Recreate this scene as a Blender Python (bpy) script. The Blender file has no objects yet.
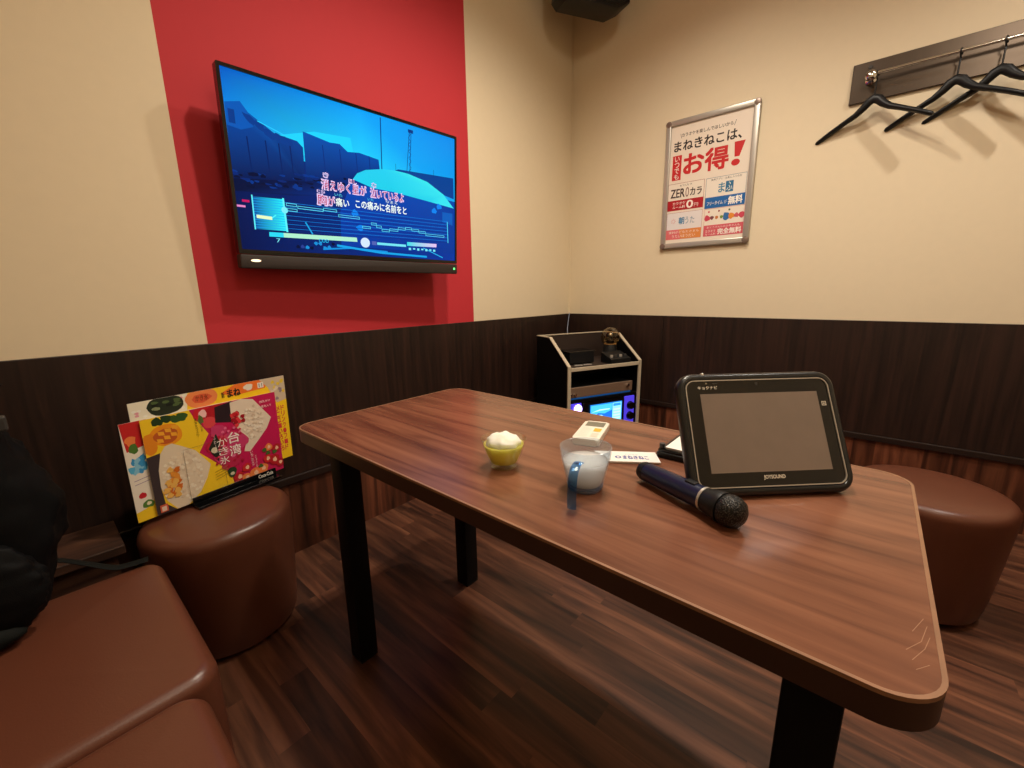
import bpy, bmesh, math, random
from mathutils import Vector, Matrix, noise
random.seed(7)
SC = bpy.context.scene
COL = SC.collection
PI = math.pi

# ------------------------------------------------------------------ camera, world, light, exposure
cd = bpy.data.cameras.new('camera'); cam = bpy.data.objects.new('camera', cd); COL.objects.link(cam)
cd.sensor_fit = 'HORIZONTAL'; cd.sensor_width = 36.0; cd.lens = 36.0 * 419.25 / 1024; cd.clip_start = 0.02
R_ = Vector((0.64886744, -0.76077334, -0.01396305)); U_ = Vector((0.170854, 0.12779109, 0.97697408)); F_ = Vector((0.74147148, 0.63631231, -0.21290065))
cam.matrix_world = Matrix(((R_.x, U_.x, -F_.x, -2.61963), (R_.y, U_.y, -F_.y, -1.69188), (R_.z, U_.z, -F_.z, 1.03307), (0, 0, 0, 1)))
SC.camera = cam
w = bpy.data.worlds.new('world'); SC.world = w; w.use_nodes = True
w.node_tree.nodes['Background'].inputs[0].default_value = (0.02, 0.017, 0.014, 1); w.node_tree.nodes['Background'].inputs[1].default_value = 1.0
SC.view_settings.view_transform = 'Standard'; SC.view_settings.look = 'None'
SC.view_settings.exposure = 0.0; SC.view_settings.gamma = 1.0; SC.view_settings.use_curve_mapping = False
SC.cycles.use_denoising = True
SC.cycles.caustics_reflective = False; SC.cycles.caustics_refractive = False
SC.cycles.max_bounces = 10

def spot(name, loc, watts, color, size=150, blend=0.7, radius=0.045, aim=(0, 0, -1)):
    l = bpy.data.lights.new(name, 'SPOT'); l.energy = watts; l.color = color; l.spot_size = math.radians(size)
    l.spot_blend = blend; l.shadow_soft_size = radius
    o = bpy.data.objects.new(name, l); COL.objects.link(o); o.location = loc
    o.rotation_euler = Vector(aim).to_track_quat('-Z', 'Y').to_euler()
    return o
WARM = (1.0, 0.87, 0.70)
spot('ceiling_downlight', (-1.58, -1.12, 2.82), 116, WARM, 140, 1.0)
spot('ceiling_downlight', (-0.90, -2.37, 2.82), 70, (1.0, 0.92, 0.82), 144, 1.0)
spot('ceiling_downlight', (-0.95, -1.00, 2.82), 76, (1.0, 0.89, 0.75), 142, 1.0)
pl = bpy.data.lights.new('fill_lamp', 'POINT'); pl.energy = 25; pl.color = (1.0, 0.87, 0.70); pl.shadow_soft_size = 0.16  # soft fill light added out of view to lift the upper walls
po = bpy.data.objects.new('fill_lamp', pl); COL.objects.link(po); po.location = (-2.20, -2.25, 2.66)

# ------------------------------------------------------------------ materials
def lin(c):
    return tuple(((x / 255) / 12.92 if x / 255 <= 0.04045 else ((x / 255 + 0.055) / 1.055) ** 2.4) for x in c)
def nodes(name):
    m = bpy.data.materials.new(name); m.use_nodes = True
    return m, m.node_tree.nodes, m.node_tree.links, m.node_tree.nodes['Principled BSDF']
def mat(name, rgb, rough=0.5, metal=0.0, var=0.08, scale=30, bump=0.0, bscale=200, spec=0.5, coat=0.0):
    m, n, l, b = nodes(name)
    tc = n.new('ShaderNodeTexCoord'); nz = n.new('ShaderNodeTexNoise'); nz.inputs['Scale'].default_value = scale
    l.new(tc.outputs['Object'], nz.inputs['Vector'])
    mx = n.new('ShaderNodeMix'); mx.data_type = 'RGBA'
    c = lin(rgb)
    mx.inputs[6].default_value = tuple(x * (1 - var) for x in c) + (1,); mx.inputs[7].default_value = tuple(min(1, x * (1 + var)) for x in c) + (1,)
    l.new(nz.outputs['Fac'], mx.inputs[0]); l.new(mx.outputs[2], b.inputs['Base Color'])
    b.inputs['Roughness'].default_value = rough; b.inputs['Metallic'].default_value = metal
    b.inputs['Specular IOR Level'].default_value = spec; b.inputs['Coat Weight'].default_value = coat
    if bump:
        n2 = n.new('ShaderNodeTexNoise'); n2.inputs['Scale'].default_value = bscale; l.new(tc.outputs['Object'], n2.inputs['Vector'])
        bp = n.new('ShaderNodeBump'); bp.inputs['Strength'].default_value = bump; bp.inputs['Distance'].default_value = 0.002
        l.new(n2.outputs['Fac'], bp.inputs['Height']); l.new(bp.outputs['Normal'], b.inputs['Normal'])
    return m
def wood(name, dark, mid, light, axis='Y', plank=None, rough=0.35, stretch=14, scale=2.2, coat=0.0, pl=1.2, contrast=1.0):
    """grain along an object axis; optional plank strips of that width with their own tone"""
    m, n, l, b = nodes(name)
    tc = n.new('ShaderNodeTexCoord'); mp = n.new('ShaderNodeMapping')
    s = [stretch, stretch, stretch]; s['XYZ'.index(axis)] = 1.0
    mp.inputs['Scale'].default_value = s; l.new(tc.outputs['Object'], mp.inputs['Vector'])
    vec = mp.outputs['Vector']
    off = None
    if plank:
        sp = n.new('ShaderNodeSeparateXYZ'); l.new(tc.outputs['Object'], sp.inputs[0])
        ac = {'Y': 'X', 'Z': 'X', 'X': 'Y'}[axis]
        def math_(op, a, bb=None):
            q = n.new('ShaderNodeMath'); q.operation = op
            for i, v in enumerate((a, bb)):
                if v is None: continue
                if isinstance(v, (int, float)): q.inputs[i].default_value = v
                else: l.new(v, q.inputs[i])
            return q.outputs[0]
        src = sp.outputs[ac]
        if axis == 'Z': src = math_('ADD', sp.outputs['X'], sp.outputs['Y'])
        row = math_('FLOOR', math_('DIVIDE', src, plank))
        w1 = n.new('ShaderNodeTexWhiteNoise'); w1.noise_dimensions = '1D'; l.new(row, w1.inputs['W'])
        along = math_('FLOOR', math_('ADD', math_('DIVIDE', sp.outputs[axis], pl), math_('MULTIPLY', w1.outputs['Value'], 7.0)))
        idx = math_('ADD', math_('MULTIPLY', row, 13.37), math_('MULTIPLY', along, 5.71))
        w2 = n.new('ShaderNodeTexWhiteNoise'); w2.noise_dimensions = '1D'; l.new(idx, w2.inputs['W']); off = w2.outputs['Value']
        cx = n.new('ShaderNodeCombineXYZ'); sc_ = math_('MULTIPLY', off, 40.0)
        for i in range(3): l.new(sc_, cx.inputs[i])
        va = n.new('ShaderNodeVectorMath'); l.new(vec, va.inputs[0]); l.new(cx.outputs[0], va.inputs[1]); vec = va.outputs[0]
    n1 = n.new('ShaderNodeTexNoise'); n1.inputs['Scale'].default_value = scale; n1.inputs['Detail'].default_value = 6; n1.inputs['Distortion'].default_value = 0.6
    l.new(vec, n1.inputs['Vector'])
    rp = n.new('ShaderNodeValToRGB'); e = rp.color_ramp.elements
    e[0].position = 0.5 - 0.17 / contrast; e[0].color = lin(dark) + (1,); e[1].position = 0.5 + 0.2 / contrast; e[1].color = lin(light) + (1,)
    em = e.new(0.5); em.color = lin(mid) + (1,)
    l.new(n1.outputs['Fac'], rp.inputs['Fac']); out = rp.outputs['Color']
    if off is not None:
        hv = n.new('ShaderNodeHueSaturation'); l.new(out, hv.inputs['Color'])
        mr = n.new('ShaderNodeMapRange'); l.new(off, mr.inputs['Value']); mr.inputs['To Min'].default_value = 0.6; mr.inputs['To Max'].default_value = 1.35
        l.new(mr.outputs[0], hv.inputs['Value']); out = hv.outputs['Color']
    l.new(out, b.inputs['Base Color'])
    b.inputs['Roughness'].default_value = rough; b.inputs['Coat Weight'].default_value = coat; b.inputs['Coat Roughness'].default_value = 0.2
    n3 = n.new('ShaderNodeTexNoise'); n3.inputs['Scale'].default_value = scale * 5; l.new(vec, n3.inputs['Vector'])
    bp = n.new('ShaderNodeBump'); bp.inputs['Strength'].default_value = 0.06; bp.inputs['Distance'].default_value = 0.002
    l.new(n3.outputs['Fac'], bp.inputs['Height']); l.new(bp.outputs['Normal'], b.inputs['Normal'])
    return m
def glassy(name, rgb, rough=0.05, haze=0.0):
    """thin clear wall: lets light straight through, tinted, with a surface reflection; haze is a share of milky scatter"""
    m, n, l, b = nodes(name)
    out = n['Material Output']; n.remove(b)
    tr = n.new('ShaderNodeBsdfTransparent'); tr.inputs[0].default_value = lin(rgb) + (1,)
    gl = n.new('ShaderNodeBsdfGlossy'); gl.inputs['Roughness'].default_value = rough; gl.inputs['Color'].default_value = (1, 1, 1, 1)
    src = tr.outputs[0]
    if haze:
        tl = n.new('ShaderNodeBsdfTranslucent'); tl.inputs[0].default_value = lin(rgb) + (1,)
        df = n.new('ShaderNodeBsdfDiffuse'); df.inputs[0].default_value = lin(rgb) + (1,)
        ad = n.new('ShaderNodeMixShader'); ad.inputs[0].default_value = 0.5; l.new(tl.outputs[0], ad.inputs[1]); l.new(df.outputs[0], ad.inputs[2])
        mh = n.new('ShaderNodeMixShader'); mh.inputs[0].default_value = haze; l.new(src, mh.inputs[1]); l.new(ad.outputs[0], mh.inputs[2]); src = mh.outputs[0]
    fr_ = n.new('ShaderNodeLayerWeight'); fr_.inputs['Blend'].default_value = 0.22
    mr = n.new('ShaderNodeMapRange'); mr.inputs['To Min'].default_value = 0.02; mr.inputs['To Max'].default_value = 0.32; l.new(fr_.outputs['Facing'], mr.inputs['Value'])
    mx = n.new('ShaderNodeMixShader'); l.new(mr.outputs[0], mx.inputs[0]); l.new(src, mx.inputs[1]); l.new(gl.outputs[0], mx.inputs[2])
    l.new(mx.outputs[0], out.inputs['Surface'])
    return m
def art_mat(name, emit=0.0, rough=0.45, coat=0.0):
    m, n, l, b = nodes(name)
    at = n.new('ShaderNodeAttribute'); at.attribute_name = 'Col'
    if emit:
        l.new(at.outputs['Color'], b.inputs['Emission Color']); b.inputs['Emission Strength'].default_value = emit; b.inputs['Specular IOR Level'].default_value = 0.07
        b.inputs['Base Color'].default_value = (0.004, 0.004, 0.005, 1)
    else: l.new(at.outputs['Color'], b.inputs['Base Color'])
    b.inputs['Roughness'].default_value = rough; b.inputs['Coat Weight'].default_value = coat
    return m
def glow(name, rgb, strength):
    m, n, l, b = nodes(name)
    b.inputs['Base Color'].default_value = lin(rgb) + (1,); b.inputs['Emission Color'].default_value = lin(rgb) + (1,); b.inputs['Emission Strength'].default_value = strength
    return m

M = dict(
    cream=mat('cream_wallpaper', (228, 211, 180), 0.75, var=0.02, bump=0.12, bscale=420),
    red=mat('red_wallpaper', (194, 42, 52), 0.75, var=0.02, bump=0.12, bscale=420),
    ceil=mat('ceiling_white', (190, 175, 150), 0.9, var=0.02),
    dark_panel=wood('dark_wainscot', (28, 16, 12), (40, 24, 18), (52, 31, 24), 'Z', None, 0.42, 26, 2.0),
    skirting=wood('skirting_planks', (52, 28, 19), (90, 49, 33), (124, 73, 50), 'Z', 0.085, 0.35, 12, 2.2, pl=5),
    floor=wood('floor_planks', (48, 27, 20), (86, 52, 37), (122, 79, 57), 'Y', 0.075, 0.38, 12, 2.0, pl=0.9),
    cord=mat('pale_blue_cord', (150, 158, 178), 0.5), rail=mat('dark_rail', (38, 26, 22), 0.35),
    table=wood('table_walnut', (84, 50, 37), (118, 75, 55), (142, 94, 70), 'Y', None, 0.24, 13, 2.6, contrast=0.75),
    edge=mat('table_edge_band', (58, 38, 28), 0.4, var=0.1), rim=mat('worn_highlight_edge', (140, 102, 75), 0.4, var=0.25),
    black_metal=mat('black_leg_paint', (10, 10, 10), 0.55),
    leather=mat('brown_leatherette', (94, 52, 36), 0.34, var=0.05, scale=5, bump=0.12, bscale=350),
    
    black=mat('black_plastic', (20, 20, 21), 0.42),
    bumper=mat('black_bumper', (22, 23, 24), 0.3), rubber=mat('black_rubber', (15, 16, 17), 0.4, bump=0.08, bscale=500),
    gloss=mat('gloss_black', (9, 9, 10), 0.12),
    spkbar=mat('speaker_bar_cloth', (44, 34, 30), 0.6, bump=0.2, bscale=900),
    silver=mat('brushed_silver', (190, 184, 174), 0.35, 0.55, var=0.04),
    silver_dark=mat('frame_corner', (142, 124, 112), 0.35, 0.6),
    chrome=mat('chrome', (220, 220, 220), 0.12, 1.0, var=0.01),
    bronze=mat('brushed_bronze', (88, 78, 70), 0.3, 0.9, var=0.06),
    trim=mat('pale_edge_trim', (190, 176, 152), 0.45),
    laminate=mat('black_laminate', (13, 12, 13), 0.4),
    tray=mat('brown_black_tray', (52, 40, 34), 0.45),
    amp=mat('amplifier_face', (150, 124, 104), 0.4, 0.5),
    white_plastic=mat('white_plastic', (235, 228, 212), 0.4),
    paper=mat('white_paper', (238, 234, 224), 0.7),
    lcd=mat('grey_display', (120, 118, 104), 0.3),
    fabric=mat('black_bag_nylon', (9, 9, 10), 0.6, bump=0.3, bscale=700),
    fabric2=mat('dark_green_cloth', (14, 16, 14), 0.75, bump=0.3, bscale=500),
    darkgrey=mat('dark_grey', (52, 50, 48), 0.5),
    navy=mat('navy_mic_body', (12, 21, 54), 0.3, var=0.1),
    mesh=None,
    cream_food=mat('whipped_cream', (250, 244, 222), 0.6, var=0.03, bump=0.2, bscale=120),
    jelly=mat('lime_jelly', (255, 252, 84), 0.25, var=0.1, scale=40),
    milk=mat('milky_drink', (240, 243, 236), 0.25, var=0.01),
    glass=glassy('clear_green_glass', (253, 254, 246), 0.04),
    blueplastic=glassy('frosted_blue_plastic', (243, 249, 254), 0.2, 0.15),
    bluebase=glassy('deep_blue_plastic', (70, 130, 180), 0.15, 0.5),
    bluehandle=glassy('blue_plastic', (165, 205, 238), 0.1, 0.05),
    dome=glassy('clear_dome', (248, 240, 226), 0.05),
    amber=mat('amber_ring', (170, 135, 90), 0.3),
    ledge=wood('ledge_wood', (48, 30, 22), (78, 50, 37), (100, 68, 50), 'X', None, 0.45, 10, 2.5),
    print=art_mat('printed_paper', 0, 0.4, 0.25), label=art_mat('printed_label', 0, 0.45),
    screen=art_mat('lit_screen', 1.12, 0.12), rackscreen=art_mat('rack_lit_screen', 2.2, 0.15),
    offscreen=mat('switched_off_display', (130, 114, 102), 0.35, spec=0.5),  # base colour lightened to stand in for the wall's reflection
    led_green=glow('green_led', (90, 220, 120), 2.0), led_white=glow('white_led', (255, 225, 190), 1.6),
    led_blue=glow('blue_led', (70, 56, 210), 0.9), led_violet=glow('violet_led', (205, 170, 255), 6.0), shelf_glow=glow('blue_shelf_glow', (10, 80, 150), 0.3),
)
def grille_mat():
    m, n, l, b = nodes('mic_grille')
    tc = n.new('ShaderNodeTexCoord'); v = n.new('ShaderNodeTexVoronoi'); v.inputs['Scale'].default_value = 420; l.new(tc.outputs['Object'], v.inputs['Vector'])
    rp = n.new('ShaderNodeValToRGB'); rp.color_ramp.elements[0].color = (0.10, 0.092, 0.082, 1); rp.color_ramp.elements[1].color = (0.008, 0.008, 0.008, 1); rp.color_ramp.elements[1].position = 0.55
    l.new(v.outputs['Distance'], rp.inputs['Fac']); l.new(rp.outputs['Color'], b.inputs['Base Color'])
    b.inputs['Metallic'].default_value = 0.6; b.inputs['Roughness'].default_value = 0.4
    bp = n.new('ShaderNodeBump'); bp.inputs['Strength'].default_value = 0.8; bp.inputs['Distance'].default_value = 0.001; bp.invert = True
    l.new(v.outputs['Distance'], bp.inputs['Height']); l.new(bp.outputs['Normal'], b.inputs['Normal'])
    return m
M['mesh'] = grille_mat()
for k_, rad_ in (('jelly', .06), ('milk', .09), ('cream_food', .03)):
    b_ = M[k_].node_tree.nodes['Principled BSDF']; b_.inputs['Subsurface Weight'].default_value = 1.0; b_.inputs['Subsurface Radius'].default_value = (1, 1, 1); b_.inputs['Subsurface Scale'].default_value = rad_
for k_, sp_ in (('fabric', .12), ('fabric2', .15), ('black_metal', .2), ('black', .3), ('rubber', .35), ('laminate', .2)):
    M[k_].node_tree.nodes['Principled BSDF'].inputs['Specular IOR Level'].default_value = sp_

# ------------------------------------------------------------------ object helpers
def obj(name, bm, material, parent=None, smooth=False, label=None, kind=None):
    me = bpy.data.meshes.new(name)
    bmesh.ops.recalc_face_normals(bm, faces=bm.faces)
    bm.to_mesh(me); bm.free()
    for mm in (material if isinstance(material, (list, tuple)) else [material]): me.materials.append(mm)
    if smooth:
        for p in me.polygons: p.use_smooth = True
        if smooth != 'all': me.set_sharp_from_angle(angle=math.radians(40))
    o = bpy.data.objects.new(name, me); COL.objects.link(o)
    if parent: o.parent = parent
    if label: o['label'] = label
    if kind: o['kind'] = kind
    return o
def thing(name, label, cat, loc=(0, 0, 0), rot=None, group=None):
    o = bpy.data.objects.new(name, None); COL.objects.link(o); o.empty_display_size = 0.05
    if rot is None: o.location = loc
    elif isinstance(rot, Matrix): o.matrix_world = Matrix.Translation(loc) @ rot.to_4x4()
    else: o.location = loc; o.rotation_euler = (0, 0, rot)
    o['label'] = label; o['category'] = cat
    if group: o['group'] = group
    return o
def tag(o, label, cat, group=None):
    o['label'] = label; o['category'] = cat
    if group: o['group'] = group
    return o
def dup(root, label):
    r = root.copy(); COL.objects.link(r); r['label'] = label
    for ch in list(root.children):
        c = ch.copy(); COL.objects.link(c); c.parent = r
        for g in ch.children:
            d = g.copy(); COL.objects.link(d); d.parent = c
    return r
def frame(yaw, tilt, roll=0.0):
    a = Vector((math.cos(yaw), math.sin(yaw), 0)); n = Vector((math.sin(yaw), -math.cos(yaw), 0)); z = Vector((0, 0, 1))
    up = z * math.cos(tilt) - n * math.sin(tilt); nn = n * math.cos(tilt) + z * math.sin(tilt)
    a2 = a * math.cos(roll) + up * math.sin(roll); u2 = up * math.cos(roll) - a * math.sin(roll)
    return Matrix((a2, u2, nn)).transposed()      # local x right, y up, z out of the face
def box(lo, hi, bevel=0.0, seg=2, bm=None, mi=0):
    tgt = bm or bmesh.new()
    b = bmesh.new(); bmesh.ops.create_cube(b, size=1)
    for v in b.verts: v.co = Vector([lo[i] + (v.co[i] + 0.5) * (hi[i] - lo[i]) for i in range(3)])
    if bevel: bmesh.ops.bevel(b, geom=b.edges[:], offset=bevel, segments=seg, affect='EDGES', profile=0.5)
    for f in b.faces: f.material_index = mi
    tmp = bpy.data.meshes.new('tmp'); b.to_mesh(tmp); b.free(); tgt.from_mesh(tmp); bpy.data.meshes.remove(tmp)
    return tgt
def rrect(x0, y0, x1, y1, r, n=6):
    pts = []
    for cx, cy, a0 in ((x1 - r, y0 + r, -PI / 2), (x1 - r, y1 - r, 0), (x0 + r, y1 - r, PI / 2), (x0 + r, y0 + r, PI)):
        for i in range(n + 1): a = a0 + PI / 2 * i / n; pts.append((cx + r * math.cos(a), cy + r * math.sin(a)))
    return pts
def prism(pts, z0, z1, bevel=0.0, bm=None, seg=2, bottom_bevel=True):
    tgt = bm or bmesh.new(); b = bmesh.new()
    lo = [b.verts.new((x, y, z0)) for x, y in pts]; hi = [b.verts.new((x, y, z1)) for x, y in pts]; n = len(pts)
    b.faces.new(lo[::-1]); b.faces.new(hi)
    for i in range(n): b.faces.new((lo[i], lo[(i + 1) % n], hi[(i + 1) % n], hi[i]))
    if bevel:
        es = [e for e in b.edges if (e.verts[0].co.z == e.verts[1].co.z and (bottom_bevel or abs(e.verts[0].co.z - z1) < 1e-7))]
        bmesh.ops.bevel(b, geom=es, offset=bevel, segments=seg, affect='EDGES', profile=0.5)
    tmp = bpy.data.meshes.new('tmp'); b.to_mesh(tmp); b.free(); tgt.from_mesh(tmp); bpy.data.meshes.remove(tmp)
    return tgt
def cushion(W, D, z0, z1, rc, re, dome=.006):
    b = bmesh.new(); rings = []
    lv = [(.006, z0), (0, z0 + .008)] + [(0, z0 + (z1 - re - z0) * k / 4) for k in (1, 2, 3)]
    lv += [(re - re * math.cos(a), z1 - re + re * math.sin(a)) for a in [PI / 2 * k / 7 for k in range(8)]]
    lv += [(re + (min(W, D) / 2 - re) * f * .9, z1 + dome * math.sin(f * PI / 2)) for f in (.15, .35, .6, 1)]
    for ins, z in lv: rings.append([b.verts.new((x, y, z)) for x, y in rrect(ins, ins, W - ins, D - ins, max(rc - ins, .004), 8)])
    n = len(rings[0])
    for A_, B_ in zip(rings, rings[1:]):
        for i in range(n): b.faces.new((A_[i], A_[(i + 1) % n], B_[(i + 1) % n], B_[i]))
    b.faces.new(rings[0][::-1]); b.faces.new(rings[-1])
    return b
def ringprism(outer, inner, z0, z1, bm=None):
    b = bm or bmesh.new(); n = len(outer)
    V = [[b.verts.new((x, y, z)) for x, y in P] for P in (outer, inner) for z in (z0, z1)]
    ol, oh, il, ih = V
    for i in range(n):
        j = (i + 1) % n
        for q in ((ol[i], ol[j], oh[j], oh[i]), (il[j], il[i], ih[i], ih[j]), (oh[i], oh[j], ih[j], ih[i]), (ol[j], ol[i], il[i], il[j])): b.faces.new(q)
    return b
def lathe(prof, seg=48, bm=None, center=(0, 0, 0)):
    b = bm or bmesh.new(); rings = []
    for r, z in prof:
        if r < 1e-6: rings.append([b.verts.new((center[0], center[1], center[2] + z))])
        else: rings.append([b.verts.new((center[0] + r * math.cos(2 * PI * i / seg), center[1] + r * math.sin(2 * PI * i / seg), center[2] + z)) for i in range(seg)])
    for A, B in zip(rings, rings[1:]):
        for i in range(seg):
            j = (i + 1) % seg
            if len(A) == 1 and len(B) == 1: continue
            if len(A) == 1: b.faces.new((A[0], B[j], B[i]))
            elif len(B) == 1: b.faces.new((A[i], A[j], B[0]))
            else: b.faces.new((A[i], A[j], B[j], B[i]))
    return b
def sweep(path, rad, seg=10, bm=None, up=Vector((0, 0, 1))):
    """tube along path; rad is a radius, or one (ra, rb) per point: ra sideways, rb along 'up'"""
    b = bm or bmesh.new(); P = [Vector(p) for p in path]; rings = []
    for k, p in enumerate(P):
        t = (P[min(k + 1, len(P) - 1)] - P[max(k - 1, 0)]).normalized()
        s = t.cross(up)
        if s.length < 1e-4: s = t.cross(Vector((1, 0, 0)))
        s.normalize(); u = s.cross(t).normalized()
        r = rad[k] if isinstance(rad, list) else rad
        ra, rb = r if isinstance(r, tuple) else (r, r)
        rings.append([b.verts.new(p + s * ra * math.cos(2 * PI * i / seg) + u * rb * math.sin(2 * PI * i / seg)) for i in range(seg)])
    for A, B in zip(rings, rings[1:]):
        for i in range(seg): b.faces.new((A[i], A[(i + 1) % seg], B[(i + 1) % seg], B[i]))
    b.faces.new(rings[0][::-1]); b.faces.new(rings[-1])
    return b
def smoothpath(pts, n=6):
    P = [Vector(p) for p in pts]; out = []
    for i in range(len(P) - 1):
        p0, p1, p2, p3 = P[max(i - 1, 0)], P[i], P[i + 1], P[min(i + 2, len(P) - 1)]
        for k in range(n):
            t = k / n
            out.append(0.5 * ((2 * p1) + (p2 - p0) * t + (2 * p0 - 5 * p1 + 4 * p2 - p3) * t * t + (3 * p1 - p0 - 3 * p2 + p3) * t ** 3))
    return out + [P[-1]]

# ------------------------------------------------------------------ flat printed / lit artwork: one mesh, one colour per shape
_tc = {}
def text_polys(s, bold):
    if (s, bold) in _tc: return _tc[(s, bold)]
    c = bpy.data.curves.new('glyphs', 'FONT'); c.body = s; c.size = 1; c.resolution_u = 3; c.offset = bold
    o = bpy.data.objects.new('glyphs', c); COL.objects.link(o)
    dg = bpy.context.evaluated_depsgraph_get(); ev = o.evaluated_get(dg); me = ev.to_mesh()
    V = [(v.co.x, v.co.y) for v in me.vertices]; F = [tuple(p.vertices) for p in me.polygons]
    ev.to_mesh_clear(); bpy.data.objects.remove(o); bpy.data.curves.remove(c)
    xs = [v[0] for v in V]; ys = [v[1] for v in V]
    _tc[(s, bold)] = (V, F, min(xs), min(ys), max(xs), max(ys))
    return _tc[(s, bold)]
class Art:
    def __init__(self, W, H, base=None, step=0.00014):
        self.W, self.H, self.st = W, H, step; self.v = []; self.f = []; self.c = []; self.g = []
        if base: self.poly([(0, 0), (1, 0), (1, 1), (0, 1)], base, 0)
    def poly(self, pts, col, lv=1):
        """points in 0..1 of the sheet; col one colour or one per point"""
        i0 = len(self.v); self.g.append((lv, i0, len(pts)))
        for p in pts: self.v.append((min(max(p[0], 0), 1) * self.W, min(max(p[1], 0), 1) * self.H, 0))
        self.f.append(tuple(range(i0, i0 + len(pts))))
        self.c.append([lin(k) for k in col] if isinstance(col, list) else [lin(col)] * len(pts))
    def rect(self, x0, y0, x1, y1, col, lv=1): self.poly([(x0, y0), (x1, y0), (x1, y1), (x0, y1)], col, lv)
    def outline(self, x0, y0, x1, y1, t, col, lv=1):
        tx, ty = t / self.W, t / self.H
        self.rect(x0, y0, x1, y0 + ty, col, lv); self.rect(x0, y1 - ty, x1, y1, col, lv); self.rect(x0, y0 + ty, x0 + tx, y1 - ty, col, lv); self.rect(x1 - tx, y0 + ty, x1, y1 - ty, col, lv)
    def line(self, pts, t, col, lv=1):
        for (a, b), (c, d) in zip(pts, pts[1:]):
            dx, dy = (c - a) * self.W, (d - b) * self.H; L = math.hypot(dx, dy) or 1; nx, ny = -dy / L * t / 2 / self.W, dx / L * t / 2 / self.H
            self.poly([(a - nx, b - ny), (c - nx, d - ny), (c + nx, d + ny), (a + nx, b + ny)], col, lv)
    def blob(self, cx, cy, rx, ry, col, lv=1, n=22, rough=0.0, rot=0.0):
        pts = []
        ph = random.random() * 6
        for i in range(n):
            a = 2 * PI * i / n; k = 1 + rough * (math.sin(3 * a + ph) * 0.5 + math.sin(5 * a + 2 * ph) * 0.35 + random.uniform(-.3, .3))
            x, y = rx * k * math.cos(a), ry * k * math.sin(a)
            pts.append((cx + x * math.cos(rot) - y * math.sin(rot), cy + (x * math.sin(rot) + y * math.cos(rot)) * 1.0))
        self.poly(pts, col, lv)
    def text(self, s, x0, y0, x1, y1, col, lv=2, bold=0.0, rot=0):
        off = 0.0
        V, F, a, b, c, d = text_polys(s, off)
        k = bold * (y1 - y0) * self.H * 0.75; strikes = [(0, 0)] if bold <= 0.012 else [(0, 0), (-k, -k), (k, -k), (-k, k), (k, k)]
        for sx, sy in strikes:
            i0 = len(self.v); self.g.append((lv, i0, len(V)))
            for x, y in V:
                u, t = (x - a) / (c - a), (y - b) / (d - b)
                self.v.append(((x0 + u * (x1 - x0)) * self.W + sx, (y0 + t * (y1 - y0)) * self.H + sy, 0))
            for f in F: self.f.append(tuple(i0 + q for q in f)); self.c.append([lin(col)] * len(f))
    def vtext(self, s, x0, y0, x1, y1, col, lv=2, bold=0.0):
        n = len(s); h = (y1 - y0) / n
        for i, ch in enumerate(s): self.text(ch, x0, y1 - (i + .92) * h, x1, y1 - (i + .08) * h, col, lv, bold)
    def build(self, name, material, parent=None, label=None, back=0.0):
        """back > 0 gives the sheet a body of that thickness behind the print"""
        v = list(self.v); f = list(self.f); c = list(self.c)
        for rank, (lv, i0, n) in enumerate(sorted(self.g)):          # ink layers, a few thousandths of a millimetre each
            for i in range(i0, i0 + n): v[i] = (v[i][0], v[i][1], rank * 5e-6)
        if back:
            i0 = len(v)
            for z in (-back, -0.00005):
                for x, y in ((0, 0), (self.W, 0), (self.W, self.H), (0, self.H)): v.append((x, y, z))
            for q in ((3, 2, 1, 0), (4, 5, 6, 7), (0, 1, 5, 4), (1, 2, 6, 5), (2, 3, 7, 6), (3, 0, 4, 7)): f.append(tuple(i0 + k for k in q)); c.append([lin((225, 220, 208))] * 4)
        me = bpy.data.meshes.new(name); me.from_pydata(v, [], f); me.materials.append(material)
        at = me.color_attributes.new('Col', 'FLOAT_COLOR', 'CORNER'); k = 0
        for p, cols in zip(me.polygons, c):
            for q in cols: at.data[k].color = (*q, 1); k += 1
        o = bpy.data.objects.new(name, me); COL.objects.link(o)
        if parent: o.parent = parent
        if label: o['label'] = label
        return o

# ------------------------------------------------------------------ the room
X0, Y0, ZC = -3.25, -3.3, 2.86
HW, HR = 0.88, 0.332
RX0, RX1 = -2.215, -0.966
obj('floor', box((X0 - .1, Y0 - .1, -.1), (.1, .1, 0)), M['floor'], kind='structure')
obj('ceiling', box((X0 - .1, Y0 - .1, ZC), (.1, .1, ZC + .1)), M['ceil'], kind='structure')
b = box((X0, 0, 0), (RX0, .1, ZC)); box((RX0, 0, 0), (RX1, .1, ZC), bm=b, mi=1); box((RX1, 0, 0), (.1, .1, ZC), bm=b)
obj('wall_back', b, [M['cream'], M['red']], kind='structure')
obj('wall_right', box((0, Y0, 0), (.1, 0, ZC)), M['cream'], kind='structure')
obj('trim_6', box((X0, Y0, 0), (X0 + .01, -.02, HW)), M['dark_panel'], kind='structure')
obj('trim_7', box((X0 + .01, Y0, 0), (-.02, Y0 + .01, HW)), M['dark_panel'], kind='structure')
obj('wall_left', box((X0 - .1, Y0, 0), (X0, .1, ZC)), M['cream'], kind='structure')
obj('wall_front', box((X0, Y0 - .1, 0), (.1, Y0, ZC)), M['cream'], kind='structure')
obj('trim_1', box((X0, -.010, HR), (0, 0, HW), 0.002), M['dark_panel'], kind='structure')
b = box((-.010, -.70, HR), (0, -.010, HW), 0.0015); box((-.010, Y0, HR), (0, -.7012, HW), 0.0015, bm=b)
obj('trim_2', b, M['dark_panel'], kind='structure')
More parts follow.
